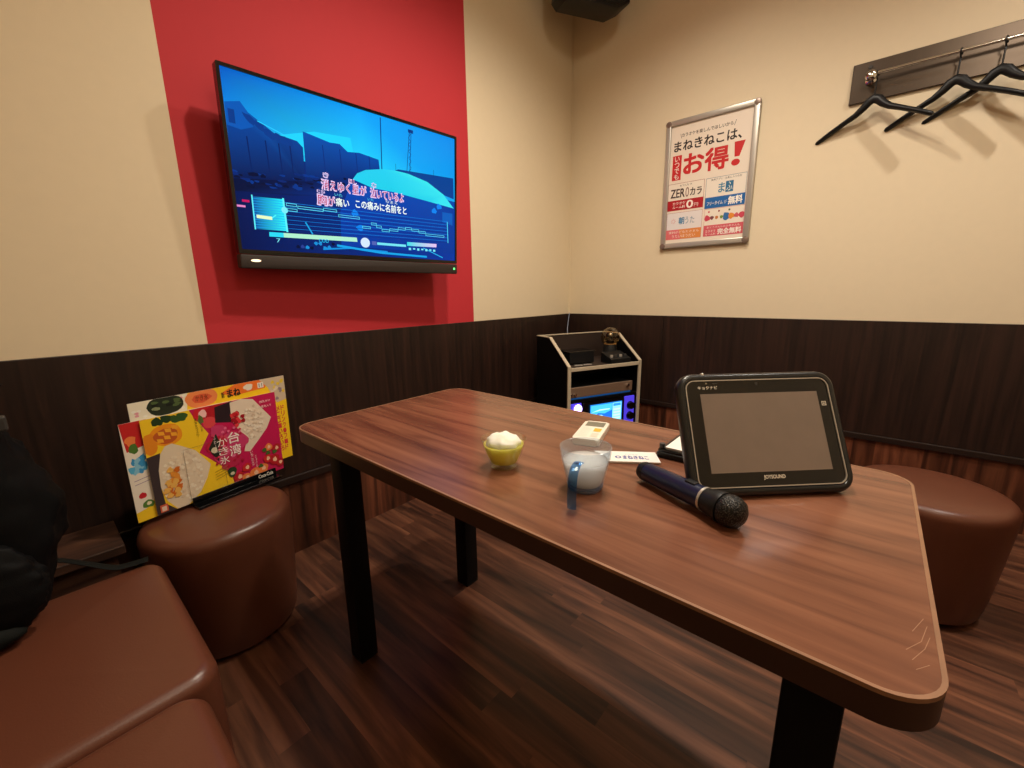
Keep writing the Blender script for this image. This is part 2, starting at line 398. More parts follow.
obj('trim_3', box((X0, -.020, HR - .028), (0, 0, HR), 0.003), M['rail'], kind='structure')
obj('trim_4', box((-.020, Y0, HR - .028), (0, -.02, HR), 0.003), M['rail'], kind='structure')
obj('trim_5', box((-.007, -.007, HW), (0, 0, ZC)), M['cream'], kind='structure')
obj('baseboard_back', box((X0, -.008, 0), (0, 0, HR - .028)), M['skirting'], kind='structure')
obj('baseboard_right', box((-.008, Y0, 0), (0, -.008, HR - .028)), M['skirting'], kind='structure')

# ------------------------------------------------------------------ table
TX0, TX1, TY0, TY1, TZ, TT = -2.182, -1.588, -1.783, -0.533, 0.688, 0.036
t = thing('low_table', 'long walnut wood table with rounded corners and black legs', 'table', (TX0, TY0, 0))
TW, TL = TX1 - TX0, TY1 - TY0
obj('tabletop', prism(rrect(0, 0, TW, TL, .05, 10), TZ - TT, TZ, 0.004), M['table'], t, True)
obj('worn_highlight_rim', ringprism(rrect(-.0014, -.0014, TW + .0014, TL + .0014, .0514, 10), rrect(.0028, .0028, TW - .0028, TL - .0028, .0472, 10), TZ - .0045, TZ + .0003), M['rim'], t, True, label='pale worn top rim with painted highlight')  # highlight along the top edge painted in as a paler ring
obj('edge_band', ringprism(rrect(-.0012, -.0012, TW + .0012, TL + .0012, .0512, 10), rrect(.003, .003, TW - .003, TL - .003, .047, 10), TZ - TT + .001, TZ - .0045), M['edge'], t, True, label='dark brown edge band')
A = Art(1, 1)
for p_ in ([(.070, .026), (.092, .014), (.122, .008)], [(.058, .022), (.082, .012), (.104, .007)], [(.046, .020), (.060, .010)], [(.104, .020), (.134, .010)]): A.line(p_, .0006, (150, 108, 80), 1)
sc_ = A.build('scratch_marks', M['print'], t, 'pale scratches at the near corner'); sc_.location = (0, 0, TZ + .0002)
for lx, ly in ((.070, .090), (.478, .090), (.062, TL - .145), (.478, TL - .145)):
    lg = obj('leg', box((lx - .0275, ly - .0275, .006), (lx + .0275, ly + .0275, TZ - TT - .012), .004), M['black_metal'], t, True)
    obj('mounting_plate', box((lx - .05, ly - .05, TZ - TT - .012), (lx + .05, ly + .05, TZ - TT), .002), M['black_metal'], lg)
    obj('foot_pad', box((lx - .026, ly - .026, 0), (lx + .026, ly + .026, .006)), M['rubber'], lg)

# ------------------------------------------------------------------ stools and benches
def stool(c, rt, rb, h, label):
    s = thing('round_stool', label, 'stool', (c[0], c[1], 0), group='brown round stools')
    pr = [(0, .012), (rb - .02, .012), (rb - .004, .02), (rb, .035)]
    for k in range(1, 8): f = k / 8; pr.append((rb + (rt - rb) * f ** .7, .035 + (h - .075) * f))
    pr += [(rt, h - .034), (rt - .002, h - .022), (rt - .007, h - .012), (rt - .015, h - .005), (rt - .028, h - .001), (rt - .06, h + .003), (rt - .11, h + .006), (0, h + .008)]
    obj('cushion', lathe(pr, 64), M['leather'], s, True)
    obj('foot_ring', lathe([(0, 0), (rb - .03, 0), (rb - .03, .0125), (0, .0125)], 48), M['black'], s)
    return s
stool((-2.318, -.243), .193, .176, .40, 'brown leatherette round stool by the back wall carrying the colourful menus')
stool((-.785, -1.90), .200, .170, .40, 'brown leatherette round stool by the right wall behind the table end')
def bench(x0, y0, x1, y1, h, label):
    s = thing('bench_seat', label, 'bench', (x0, y0, 0), group='brown bench seats'); W, D = x1 - x0, y1 - y0
    bmx = cushion(W, D, .05, h, .045, .026)
    obj('seat', bmx, M['leather'], s, True)
    obj('plinth', box((.02, .02, 0), (W - .02, D - .02, .05)), M['black'], s)
    return s
bench(-3.22, -.902, -2.488, -.402, .40, 'brown leatherette bench seat with the black bag on it')
bench(-3.22, -1.46, -2.520, -.906, .40, 'brown leatherette bench seat in the lower left corner nearest the viewer')
lg = thing('wooden_ledge', 'low wooden ledge against the back wall behind the bench', 'ledge', (-3.2, -.22, 0))
obj('ledge_top', box((0, 0, .352), (.668, .20, .378), .003), M['ledge'], lg)
obj('front_panel', box((0, .02, 0), (.65, .035, .352)), M['ledge'], lg)

# ------------------------------------------------------------------ television
TVW, TVH = .903, .590
t = thing('television', 'black flat television on the red wall showing blue karaoke video', 'television', (-2.1103, -.088, 1.1239), frame(-.0575, -.063))
bar = .047
obj('bezel', ringprism(rrect(0, bar, TVW, TVH, .004, 2), rrect(.010, bar + .014, TVW - .008, TVH - .010, .002, 2), -.030, .002), M['gloss'], t)
obj('rear_housing', prism(rrect(.03, .05, TVW - .03, TVH - .08, .02), -.052, -.028, .006), M['black'], t, True)
obj('back_cover', prism(rrect(.004, bar + .003, TVW - .004, TVH - .004, .004, 2), -.031, -.006), M['black'], t)
sb = obj('speaker_bar', prism(rrect(.0, .0, TVW, bar - .002, .006, 4), -.036, .006, .004), M['spkbar'], t, True)
b = lathe([(0, 0), (.011, 0), (.011, .002), (0, .003)], 20); 
for v in b.verts: v.co = Vector((.045 + v.co.x * 1.35, .026 + v.co.y * .38, .0062 + v.co.z))
obj('indicator_light', b, M['led_white'], sb)
obj('status_light', lathe([(0, 0), (.005, 0), (.005, .0015), (0, .002)], 16, center=(TVW - .020, .024, .0062)), M['led_green'], sb)
# wall bracket reaches from the housing to the wall
br = obj('wall_bracket', box((TVW / 2 - .16, TVH / 2 - .10, -.075), (TVW / 2 + .16, TVH / 2 + .12, -.05)), M['black'], t)
for k in (-.12, .12):
    obj('bracket_arm', box((TVW / 2 + k - .015, TVH / 2 - .08, -.098 - .02 * (k < 0)), (TVW / 2 + k + .015, TVH / 2 + .08, -.074)), M['black'], br)
SW, SH = TVW - .018, TVH - bar - .024
A = Art(SW, SH, step=.00008)
SKY0, SKY1, SKY2 = (12, 120, 246), (28, 170, 252), (40, 150, 235)
A.poly([(0, 1), (0, .62), (.5, .55), (.5, 1)], [(5, 100, 240), (14, 150, 248), (60, 205, 255), (24, 150, 250)], 0)
A.poly([(.5, 1), (.5, .55), (1, .5), (1, 1)], [(24, 150, 250), (60, 205, 255), (24, 150, 240), (14, 128, 235)], 0)
A.poly([(0, 0), (1, 0), (1, .5), (.5, .55), (0, .62)], [(3, 22, 92), (4, 60, 190), (6, 78, 205), (4, 60, 175), (3, 30, 110)], 0)
A.poly([(.25, .62), (.15, .70), (.3, .78), (.45, .8), (.46, .7)], (50, 195, 255), 1)
# broken concrete blocks and rubble
A.poly([(0, .40), (.25, .45), (.253, .667), (.233, .698), (.153, .713), (.122, .745), (.073, .794), (.051, .844), (.003, .82)], [(2, 25, 95), (3, 30, 105), (6, 70, 175), (6, 75, 185), (6, 70, 175), (8, 80, 195), (12, 95, 215), (14, 100, 220), (8, 85, 205)], 2)
A.poly([(.003, .70), (.003, .82), (.051, .844), (.070, .80), (.085, .72), (.045, .69)], (14, 98, 222), 3)
A.poly([(.010, .715), (.03, .715), (.03, .79), (.010, .79)], (8, 66, 170), 4)
for cx, cy in ((.075, .76), (.105, .735), (.135, .70), (.17, .69), (.2, .68)): A.blob(cx, cy, .014, .032, (8, 66, 172), 4, 10, .25, .5)
A.line([(.10, .76), (.2, .71)], .003, (70, 190, 255), 4)
for x in (.06, .12, .165, .205): A.line([(x, .66), (x + .004, .46)], .004, (2, 38, 120), 4)
A.poly([(.257, .453), (.464, .53), (.58, .61), (.575, .70), (.485, .716), (.434, .704), (.401, .743), (.36, .737), (.257, .765)], [(3, 36, 120), (3, 45, 140), (5, 60, 165), (8, 84, 205), (8, 84, 205), (8, 82, 200), (9, 88, 210), (9, 86, 208), (10, 92, 215)], 2)
for x in (.33, .40, .47, .53): A.line([(x, .71), (x + .004, .54)], .003, (3, 48, 150), 3)
A.poly([(0, .41), (.25, .46), (.46, .54), (.46, .42), (.2, .36), (0, .34)], [(2, 18, 72), (2, 24, 90), (4, 50, 150), (4, 55, 170), (3, 28, 100), (2, 18, 70)], 3)
for k in range(60):
    x = random.uniform(0, .45); y = .36 + x * .2 + random.uniform(0, .09); A.blob(x, y, random.uniform(.005, .02), random.uniform(.004, .012), random.choice([(4, 44, 140), (2, 16, 66), (6, 60, 170)]), 4, 8, .3)
A.poly([(.60, .60), (.672, .664), (.992, .689), (.995, .52), (.8, .58)], (6, 74, 180), 2)
A.line([(.592, .99), (.589, .63)], .004, (4, 60, 160), 3)
for dx in (-.008, .008): A.line([(.742 + dx * .6, .955), (.726 + dx, .66)], .0025, (4, 58, 160), 3)
for k in range(12): A.line([(.731 + (k % 2) * .012, .67 + k * .024), (.741 - (k % 2) * .010, .69 + k * .024)], .002, (4, 58, 160), 4)
A.rect(.73, .945, .757, .968, (4, 58, 160), 4)
A.line([(.66, .70), (.66, .63)], .0015, (4, 58, 160), 3); A.line([(.87, .72), (.87, .66)], .0015, (4, 58, 160), 3)
# pale dome of the car roof
dome = [(.449, .53), (.47, .575), (.51, .61), (.589, .64), (.66, .65), (.723, .648), (.832, .617), (.929, .543), (.994, .445), (.9, .458), (.829, .468), (.65, .492), (.537, .495)]
A.poly(dome, [(60, 190, 240)] * 4 + [(90, 220, 240)] * 6 + [(50, 190, 235)] * 3, 5)
A.poly([(.44, .50), (.537, .495), (.65, .492), (.829, .468), (.994, .445), (.994, .06), (.38, .06), (.385, .3)], [(6, 80, 215), (6, 84, 215), (6, 84, 215), (5, 78, 210), (4, 66, 190), (4, 60, 180), (5, 66, 200), (5, 66, 205)], 5)
for x, y in ((.87, .40), (.90, .44), (.47, .47), (.45, .30), (.47, .2)): A.blob(x, y, .016, .022, (16, 120, 240), 6, 12, .3)
A.poly([(.92, .40), (.985, .40), (.985, .30), (.92, .32)], (14, 104, 230), 6)
# staff lines of the scoring display
for k in range(14): A.line([(.165, .135 + k * .0135), (.952, .152 + k * .0135)], .0014, (30, 120, 225) if k % 2 else (6, 50, 150), 7)
A.poly([(.054, .321), (.053, .128), (.164, .131), (.160, .328)], [(6, 70, 190), (6, 70, 190), (80, 225, 255), (60, 215, 255)], 8)
for k in range(12): A.line([(.056, .14 + k * .0155), (.16, .143 + k * .0155)], .0016, (40, 150, 240), 9)
A.line([(.054, .33), (.053, .125)], .004, (150, 225, 255), 10); A.line([(.161, .335), (.165, .125)], .006, (150, 240, 255), 10); A.line([(.951, .325), (.955, .15)], .004, (120, 200, 250), 10)
A.blob(.163, .262, .012, .02, (190, 255, 250), 11); A.poly([(.062, .215), (.115, .212), (.115, .192), (.062, .195)], (225, 245, 190), 11)
A.line([(.115, .205), (.13, .225)], .004, (120, 225, 255), 11)
A.rect(.0, .25, .029, .262, (225, 130, 190), 11); A.rect(.02, .282, .044, .296, (190, 20, 90), 11)
for x0, x1, y in ((.17, .21, .30), (.17, .21, .268), (.212, .313, .29), (.313, .37, .298), (.375, .47, .268), (.48, .52, .208), (.523, .55, .238), (.548, .575, .222), (.575, .615, .2), (.615, .66, .21), (.66, .70, .226), (.70, .735, .234), (.735, .775, .226), (.775, .815, .216), (.815, .93, .20)):
    A.outline(x0, y - .009, x1, y + .009, .0018, (150, 205, 245), 11)
# lyrics, ruby above, sung part red on white edging
def lyric(s, x0, y0, x1, y1, fill, edge, bold=.0):
    if edge: A.text(s, x0 - .003, y0 - .005, x1 + .003, y1 + .005, edge, 12, .055)
    A.text(s, x0, y0, x1, y1, fill, 13, bold)
PK, WH, RD = (225, 200, 240), (238, 250, 240), (180, 16, 70)
lyric('消えゆく星が', .316, .432, .505, .492, RD, PK, .012); lyric('泣いているよ', .530, .430, .692, .490, RD, PK, .012)
lyric('き', .325, .512, .342, .535, (70, 110, 200), PK); lyric('ほし', .433, .502, .462, .524, RD, PK); lyric('な', .537, .505, .555, .527, (70, 110, 200), PK)
lyric('胸', .293, .328, .33, .392, RD, PK, .012); lyric('が', .334, .332, .362, .386, RD, PK, .012)
lyric('痛い', .368, .332, .425, .388, WH, None, .02); lyric('この痛みに名前をと', .455, .338, .708, .396, WH, None, .02)
lyric('むね', .292, .402, .325, .424, PK, None, .02); lyric('いた', .365, .398, .398, .418, (150, 210, 250), None); lyric('いた', .512, .402, .54, .42, (150, 210, 250), None); lyric('なまえ', .600, .405, .662, .424, WH, None, .01)
# progress bars at the bottom
A.poly([(.099, .116), (.098, .088), (.453, .098), (.451, .128)], (170, 232, 200), 12); A.poly([(.099, .116), (.098, .088), (.15, .0895), (.15, .118)], (70, 200, 245), 13)
A.poly([(.49 + .022 * math.cos(2 * PI * k / 20), .097 + .036 * math.sin(2 * PI * k / 20)) for k in range(20)], (205, 225, 245), 13)
A.rect(.522, .084, .545, .112, (170, 110, 220), 12); A.rect(.548, .088, .70, .106, (180, 210, 245), 12)
A.poly([(.706, .128), (.706, .098), (.879, .104), (.881, .132)], [(70, 205, 235), (70, 205, 235), (225, 190, 235), (225, 190, 235)], 13)
A.text('7', .122, .055, .136, .08, (190, 225, 245), 12); A.text('COD', .285, .075, .325, .098, (60, 170, 240), 14, .02)
for k in range(7): A.rect(.715 + k * .024, .066 + .006 * (k % 2), .728 + k * .024, .084, (190, 220, 245), 12)
A.line([(.237, .20), (.262, .125)], .005, (40, 150, 230), 11); A.line([(.30, .03), (.42, .05), (.6, .04)], .006, (30, 130, 225), 11); A.line([(.36, .062), (.568, .030), (.82, .020)], .008, (35, 150, 235), 11); A.line([(.80, .09), (.92, .02)], .004, (60, 160, 235), 11)
for k in range(9): A.blob(.2 + k * .018, .05 + random.uniform(-.02, .02), .008, .012, random.choice([(90, 70, 180), (40, 130, 220), (2, 16, 70)]), 11, 8, .3)
def grade(q):            # the video's strong blue cast
    if q[2] <= q[0] * 1.6: return q
    if q[1] < .16: return (q[0] * .2, q[1] * .72, q[2] * .58)
    return (q[0] * .35, min(q[1] * 1.12, q[2] * .82), q[2] * .92)
A.c = [[grade(q) for q in cs] for cs in A.c]
so = A.build('screen', M['screen'], t); so.location = (.010, bar + .014, -.0035)

# ------------------------------------------------------------------ framed poster on the right wall
PW, PH = .476, .691
t = thing('poster_frame', 'silver snap frame poster with red Japanese sale text on right wall', 'poster', (-.004, -.6535, 1.2763), frame(-PI / 2, 0, .004))
obj('backing', prism(rrect(.004, .004, PW - .004, PH - .004, .012), 0, .006), M['silver_dark'], t)
fw = .030
for lo, hi in (((.022, 0, .0), (PW - .022, fw, .016)), ((.022, PH - fw, .0), (PW - .022, PH, .016)), ((0, .022, .0), (fw, PH - .022, .016)), ((PW - fw, .022, .0), (PW, PH - .022, .016))):
    obj('frame_rail', box(lo, hi, .005, 3), M['silver'], t, True)
for cx, cy in ((0, 0), (1, 0), (1, 1), (0, 1)):
    x0, y0 = cx * (PW - .0305), cy * (PH - .0305)
    obj('corner_cap', prism(rrect(x0 - .0012, y0 - .0012, x0 + .0305, y0 + .0305, .010), 0, .0164, .005), M['silver_dark'], t, True, label='darker rounded corner cap')
sw, sh = PW - 2 * fw + .004, PH - 2 * fw + .004
A = Art(sw, sh, (236, 222, 205))
def fr(x, y): return ((x * PW - fw) / sw, (y * PH - fw) / sh)
def T_(s, x0, y0, x1, y1, c, lv=3, b=.0): A.text(s, *fr(x0, y0), *fr(x1, y1), c, lv, b)
def Rr(x0, y0, x1, y1, c, lv=1): A.rect(*fr(x0, y0), *fr(x1, y1), c, lv)
def Oo(x0, y0, x1, y1, c, th=.0018, lv=3): A.outline(*fr(x0, y0), *fr(x1, y1), th, c, lv)
BK, RED = (40, 32, 30), (200, 36, 40)
T_('カラオケを楽しんでほしいから', .19, .868, .745, .896, (60, 50, 46), 3, .02); A.line([fr(.175, .895), fr(.19, .86)], .002, BK, 3); A.line([fr(.755, .862), fr(.775, .9)], .002, BK, 3)
T_('まねきねこは、', .11, .765, .84, .840, BK, 3, .03)
A.poly([fr(*q) for q in ((.10, .545), (.205, .545), (.205, .735), (.10, .735))], RED, 1); A.vtext('いつでも', *fr(.125, .55), *fr(.18, .73), (245, 235, 225), 3, .015)
T_('お得', .235, .575, .72, .735, RED, 3, .04)
A.poly([fr(*q) for q in ((.785, .64), (.835, .64), (.885, .745), (.775, .745))], RED, 3); A.blob(*fr(.80, .60), .05, .026, RED, 3)
Rr(.065, .307, .487, .52, (238, 226, 210), 1); Oo(.065, .307, .487, .52, (150, 60, 60)); Rr(.065, .307, .487, .388, (176, 26, 36), 2)
T_('ゼロカラ', .20, .492, .345, .508, BK); T_('ZER', .10, .41, .265, .475, (60, 44, 42), 4, .03); T_('0', .275, .405, .315, .48, (130, 90, 80), 4, .0); T_('カラ', .33, .412, .46, .47, (60, 44, 42), 4, .03)
T_('カラオケ', .13, .352, .28, .374, (245, 230, 220), 4, .02); T_('ルーム料', .13, .322, .28, .345, (245, 230, 220), 4, .02); T_('0', .295, .318, .37, .376, (250, 236, 226), 4, .04); T_('円', .385, .322, .43, .35, (245, 230, 220), 4)
Rr(.505, .288, .932, .517, (238, 228, 214), 1); Oo(.505, .288, .932, .517, (110, 130, 150)); Rr(.505, .288, .932, .372, (22, 100, 172), 2)
T_('無料アプリ・お気に入りの方', .56, .492, .88, .508, BK); Rr(.72, .395, .80, .475, (40, 110, 150), 2); T_('ま', .645, .40, .71, .47, (50, 130, 165), 4, .02); T_('ふ', .728, .404, .792, .468, (240, 240, 230), 4, .012)
T_('フリータイム', .53, .312, .70, .34, (236, 236, 236), 4, .02); T_('が', .715, .312, .745, .34, (236, 236, 236), 4); T_('無料', .76, .302, .905, .36, (250, 245, 235), 4, .04)
Rr(.068, .075, .487, .29, (232, 224, 222), 1); Oo(.068, .075, .487, .29, (180, 110, 120), .0014); Rr(.068, .075, .487, .154, (228, 140, 70), 2)
A.poly([fr(*q) for q in ((.068, .075), (.25, .075), (.22, .154), (.068, .154))], (226, 110, 110), 3)
for k in range(8): a = k * PI / 4; A.line([fr(.15 + .012 * math.cos(a), .222 + .008 * math.sin(a)), fr(.15 + .03 * math.cos(a), .222 + .021 * math.sin(a))], .002, (215, 130, 130), 3)
T_('朝', .215, .195, .28, .25, (70, 130, 170), 4, .03); T_('うた', .29, .195, .40, .25, (120, 150, 170), 4, .01); T_('室料がどなたさまも', .10, .122, .46, .142, (250, 236, 220), 4, .01); T_('うたいほうだい', .14, .088, .42, .112, (250, 236, 220), 4, .01)
Rr(.512, .075, .938, .285, (240, 228, 212), 1); Oo(.512, .075, .938, .285, (205, 110, 120), .0014); Rr(.512, .075, .938, .16, (214, 92, 104), 2)
for k, (c, r_) in enumerate((((205, 70, 90), .04), ((120, 60, 70), .026), ((200, 120, 60), .022), ((120, 150, 60), .022), ((50, 110, 170), .05), ((225, 140, 50), .04), ((205, 90, 100), .03), ((205, 70, 90), .04))): A.blob(*fr(.545 + k * .052, .215), r_ * .9, r_ * .62, c, 3, 12, .2)
for k in range(3): A.blob(*fr(.56 + k * .11, .262), .012, .008, ((205, 70, 90), (150, 60, 60), (60, 90, 70))[k], 3, 8)
T_('おとうさんもおかあさんも', .55, .136, .90, .150, (250, 236, 226), 4); T_('カラオケ', .535, .104, .65, .124, (250, 236, 226), 4, .01); T_('ルーム料', .535, .082, .65, .10, (250, 236, 226), 4, .01); T_('完全無料', .67, .085, .92, .128, (252, 240, 230), 4, .04)
po = A.build('poster_sheet', M['print'], t); po.location = (fw - .002, fw - .002, .0065)

# ------------------------------------------------------------------ coat rail and hangers
t = thing('coat_rail', 'dark brushed metal coat rail plate with rod on the right wall', 'coat rail', (0, -1.482, 1.838))
obj('back_plate', box((-.012, -1.05, 0), (-.0005, 0, .158), .002), M['bronze'], t)
rodx, rodz = -.055, .090
obj('rod', sweep([(rodx, -.075, rodz), (rodx, -1.0, rodz)], .0065, 14), M['chrome'], t, True)
for yy in (-.068, -1.0):
    bk = lathe([(0, 0), (.020, 0), (.020, .008), (.013, .012), (.013, .040), (.019, .044), (.020, .058), (.014, .064), (0, .066)], 24)
    for v in bk.verts: v.co = Vector((-.011 - v.co.z, yy + v.co.x, rodz - .008 + v.co.y))
    obj('rod_bracket', bk, M['chrome'], t, True)
for yy in (-.060, -.99):
    s_ = lathe([(0, 0), (.008, 0), (.007, .003), (0, .004)], 16)
    for v in s_.verts: v.co = Vector((-.012 - v.co.z, yy + v.co.x, .135 + v.co.y))
    obj('screw', s_, M['darkgrey'], t, True)
def hanger(label):
    h = thing('coat_hanger', label, 'hanger', (0, 0, 0), group='black hangers on the coat rail')
    half = []; rad = []
    pts = [(-.205, -.128), (-.198, -.124), (-.15, -.096), (-.10, -.070), (-.06, -.050), (-.035, -.030), (-.017, -.010), (0, -.002), (.017, -.010), (.035, -.030), (.06, -.050), (.10, -.070), (.15, -.096), (.198, -.124), (.205, -.128)]
    rr = [(.008, .005), (.014, .009), (.015, .0095), (.015, .010), (.014, .012), (.013, .015), (.012, .018), (.011, .019)]
    rr = rr + rr[-2::-1]
    b_ = sweep([(0, x, z) for x, z in pts], rr, 14)
    obj('shoulder_bar', b_, M['black'], h, True)
    hk = [(0, 0, .012), (0, 0, .055)] + [(.0, .016 - .0165 * math.cos(a) if False else 0, 0) for a in ()]
    hp = [(0, 0, .0), (0, 0, .055), (.004, 0, .072)]
    R = .0125
    for k in range(9):
        a = math.radians(205 - k * 29)
        hp.append((R * math.cos(a) * -1 * -1, 0, .0925 + R * math.sin(a)))
    obj('hook', sweep(hp, .0028, 8, up=Vector((0, 1, 0))), M['black'], h, True)
    return h
hz = 1.928 - .0965
h1 = hanger('black plastic hanger at the left end of the coat rail')
def place(h, y, ang): h.location = (rodx, y, hz); h.rotation_euler = (0, 0, ang)
place(h1, -1.572, math.radians(-17))
place(dup(h1, 'second black plastic hanger from the left on the coat rail'), -1.82, math.radians(-16))
place(dup(h1, 'third black plastic hanger from the left, cut off by the picture edge'), -1.937, math.radians(-18))

# ------------------------------------------------------------------ wall speaker in the top corner
dn = Vector((-.50, -.865, 0)).normalized(); rt = Vector((.865, -.50, 0)).normalized()
t = thing('wall_speaker', 'black loudspeaker mounted high in the room corner', 'speaker', (-.318, -.318, 2.672), Matrix((rt, Vector((0, 0, 1)), dn)).transposed() @ Matrix.Rotation(math.radians(4), 3, 'X'))
obj('cabinet', prism([(-.20, -.125), (-.17, -.155), (.125, -.155), (.20, -.115), (.20, .13), (-.20, .13)], -.08, .08, .012), M['black'], t, True)
obj('grille', prism([(-.185, -.12), (-.165, -.14), (.12, -.14), (.185, -.108), (.185, .115), (-.185, .115)], .078, .092, .005), M['rubber'], t, True)
obj('mount', box((-.04, .06, -.19), (.04, .12, -.078), .004), M['black_metal'], t)

# ------------------------------------------------------------------ karaoke rack in the corner
rk = Matrix(((.9165, .4001, 0), (-.4001, .9165, 0), (0, 0, 1)))
RP = Vector((-.688, -.443, 0)); RW, RD_ = .525, .352
t = thing('equipment_rack', 'black rack with pale edges and sloped sides in the room corner', 'rack', RP, rk)
def side(x0, x1, y0=0.0):
    b_ = bmesh.new(); pr = [(y0, .03), (y0, .622), (.205, .770), (RD_, .770), (RD_, .03)]
    L = [b_.verts.new((x0, y, z)) for y, z in pr]; H_ = [b_.verts.new((x1, y, z)) for y, z in pr]
    b_.faces.new(L); b_.faces.new(H_[::-1])
    for i in range(5): b_.faces.new((L[i], H_[i], H_[(i + 1) % 5], L[(i + 1) % 5]))
    return b_
for x0 in (0, RW - .018):
    sd = obj('side_panel', side(x0, x0 + .018, .004), M['laminate'], t)
    e_ = sweep([(x0 + .009, 0, .03), (x0 + .009, 0, .620), (x0 + .009, .004, .627), (x0 + .009, .203, .772), (x0 + .009, .21, .7735), (x0 + .009, RD_ - .01, .7735)], [(.0095, .005)] * 6, 8)
    obj('edge_trim', box((x0 - .001, -.004, .03), (x0 + .019, .004, .622)), M['trim'], sd)
    b_ = bmesh.new()
    q = [(-.003, .620), (.203, .769), (RD_, .769), (RD_, .774), (.202, .774), (-.004, .6255)]
    L = [b_.verts.new((x0 - .001, y, z)) for y, z in q]; H_ = [b_.verts.new((x0 + .019, y, z)) for y, z in q]
    b_.faces.new(L); b_.faces.new(H_[::-1])
    for i in range(6): b_.faces.new((L[i], H_[i], H_[(i + 1) % 6], L[(i + 1) % 6]))
    obj('edge_trim', b_, M['trim'], sd); e_.free()
obj('back_panel', box((.018, RD_ - .014, .03), (RW - .018, RD_, .770)), M['tray'], t)
obj('tray', box((.018, .002, .596), (RW - .018, RD_ - .014, .610)), M['tray'], t)
obj('front_trim', box((.012, -.004, .597), (RW - .012, .004, .618), .002), M['trim'], t)
obj('top_trim', box((.018, RD_ - .018, .769), (RW - .018, RD_, .774)), M['trim'], t)
for z in (.430, .20, .03): obj('shelf', box((.018, .004, z - .012), (RW - .018, RD_ - .014, z)), M['laminate'], t)
for cx in (.05, RW - .05):
    for cy in (.05, RD_ - .05):
        obj('caster', lathe([(0, 0), (.016, 0), (.02, .006), (.02, .014), (.012, .018), (0, .018)], 20, center=(cx, cy, 0)), M['rubber'], t, True)
def rw(x, y, z): return RP + rk @ Vector((x, y, z))
# amplifier
a_ = thing('amplifier', 'slim silver brown amplifier in the middle of the corner rack', 'amplifier', rw(.022, .012, .4305), rk)
obj('chassis', box((0, .012, .004), (.455, .30, .070), .002), M['black'], a_)
fp = obj('face_plate', box((0, 0, .010), (.455, .012, .070), .003), M['amp'], a_)
for kx in (.012, .035): 
    k_ = lathe([(0, 0), (.008, 0), (.008, .010), (0, .011)], 16)
    for v in k_.verts: v.co = Vector((kx + v.co.x, -v.co.z, .030 + v.co.y))
    obj('knob', k_, M['chrome'], a_, True)
k_ = lathe([(0, 0), (.011, 0), (.010, .010), (0, .011)], 20)
for v in k_.verts: v.co = Vector((.415 + v.co.x, -v.co.z, .046 + v.co.y))
obj('volume_knob', k_, M['chrome'], a_, True)
obj('blue_glow_strip', box((.004, -.001, .002), (.44, .006, .0095)), M['shelf_glow'], a_, label='strip standing in for the blue glow on the shelf')  # emissive strip imitates the diffuse blue glow on the shelf
# karaoke player with lit screen
kp = thing('karaoke_player', 'glowing blue karaoke player with small screen in the corner rack', 'player', rw(.022, .006, .2005), rk)
obj('body', box((0, .008, 0), (.478, .32, .214), .004), M['black'], kp)
b_ = prism(rrect(.085, .04, .385, .210, .012), -.014, .008, .003)
for v in b_.verts: v.co = Vector((v.co.x, -v.co.z - .0, v.co.y))
obj('display_panel', b_, M['gloss'], kp)
A = Art(.232, .120, (30, 110, 190))
A.rect(.02, .05, .68, .95, (60, 160, 215)); A.rect(.70, .05, .98, .95, (120, 200, 215)); A.poly([(.02, .30), (.25, .55), (.45, .48), (.68, .62), (.68, .05), (.02, .05)], (24, 90, 180), 2)
A.poly([(.05, .62), (.3, .72), (.62, .70), (.6, .66), (.3, .66)], (170, 225, 240), 3); A.rect(.72, .78, .96, .92, (40, 120, 190), 2)
for k in range(4): A.rect(.73, .12 + k * .15, .95, .20 + k * .15, (160, 215, 220), 2)
A.blob(.3, .36, .12, .08, (120, 200, 230), 3, 12, .2)
so = A.build('player_screen', M['rackscreen'], kp); so.location = (.130, -.0146, .070); so.rotation_euler = (PI / 2, 0, 0)
for kx, mm, nm in ((.052, 'led_violet', 'ring_light'),):
    r_ = lathe([(0, 0), (.026, 0), (.024, .008), (0, .012)], 24)
    for v in r_.verts: v.co = Vector((kx + v.co.x, -.0015 - v.co.z, .176 + v.co.y))
    obj(nm, r_, M[mm], kp, True, label='bright violet white round light')
obj('side_light', box((.395, -.002, .02), (.470, .009, .208), .004), M['led_blue'], kp, label='glowing blue violet side panel')
for zz in (.085, .150):
    r_ = lathe([(0, 0), (.026, 0), (.022, .018), (0, .02)], 24)
    for v in r_.verts: v.co = Vector((.436 + v.co.x, -.002 - v.co.z, zz + v.co.y))
    obj('dial', r_, M['gloss'], kp, True)
obj('left_light', box((.008, -.002, .02), (.078, .009, .208), .004), M['led_blue'], kp, label='glowing blue violet side panel')
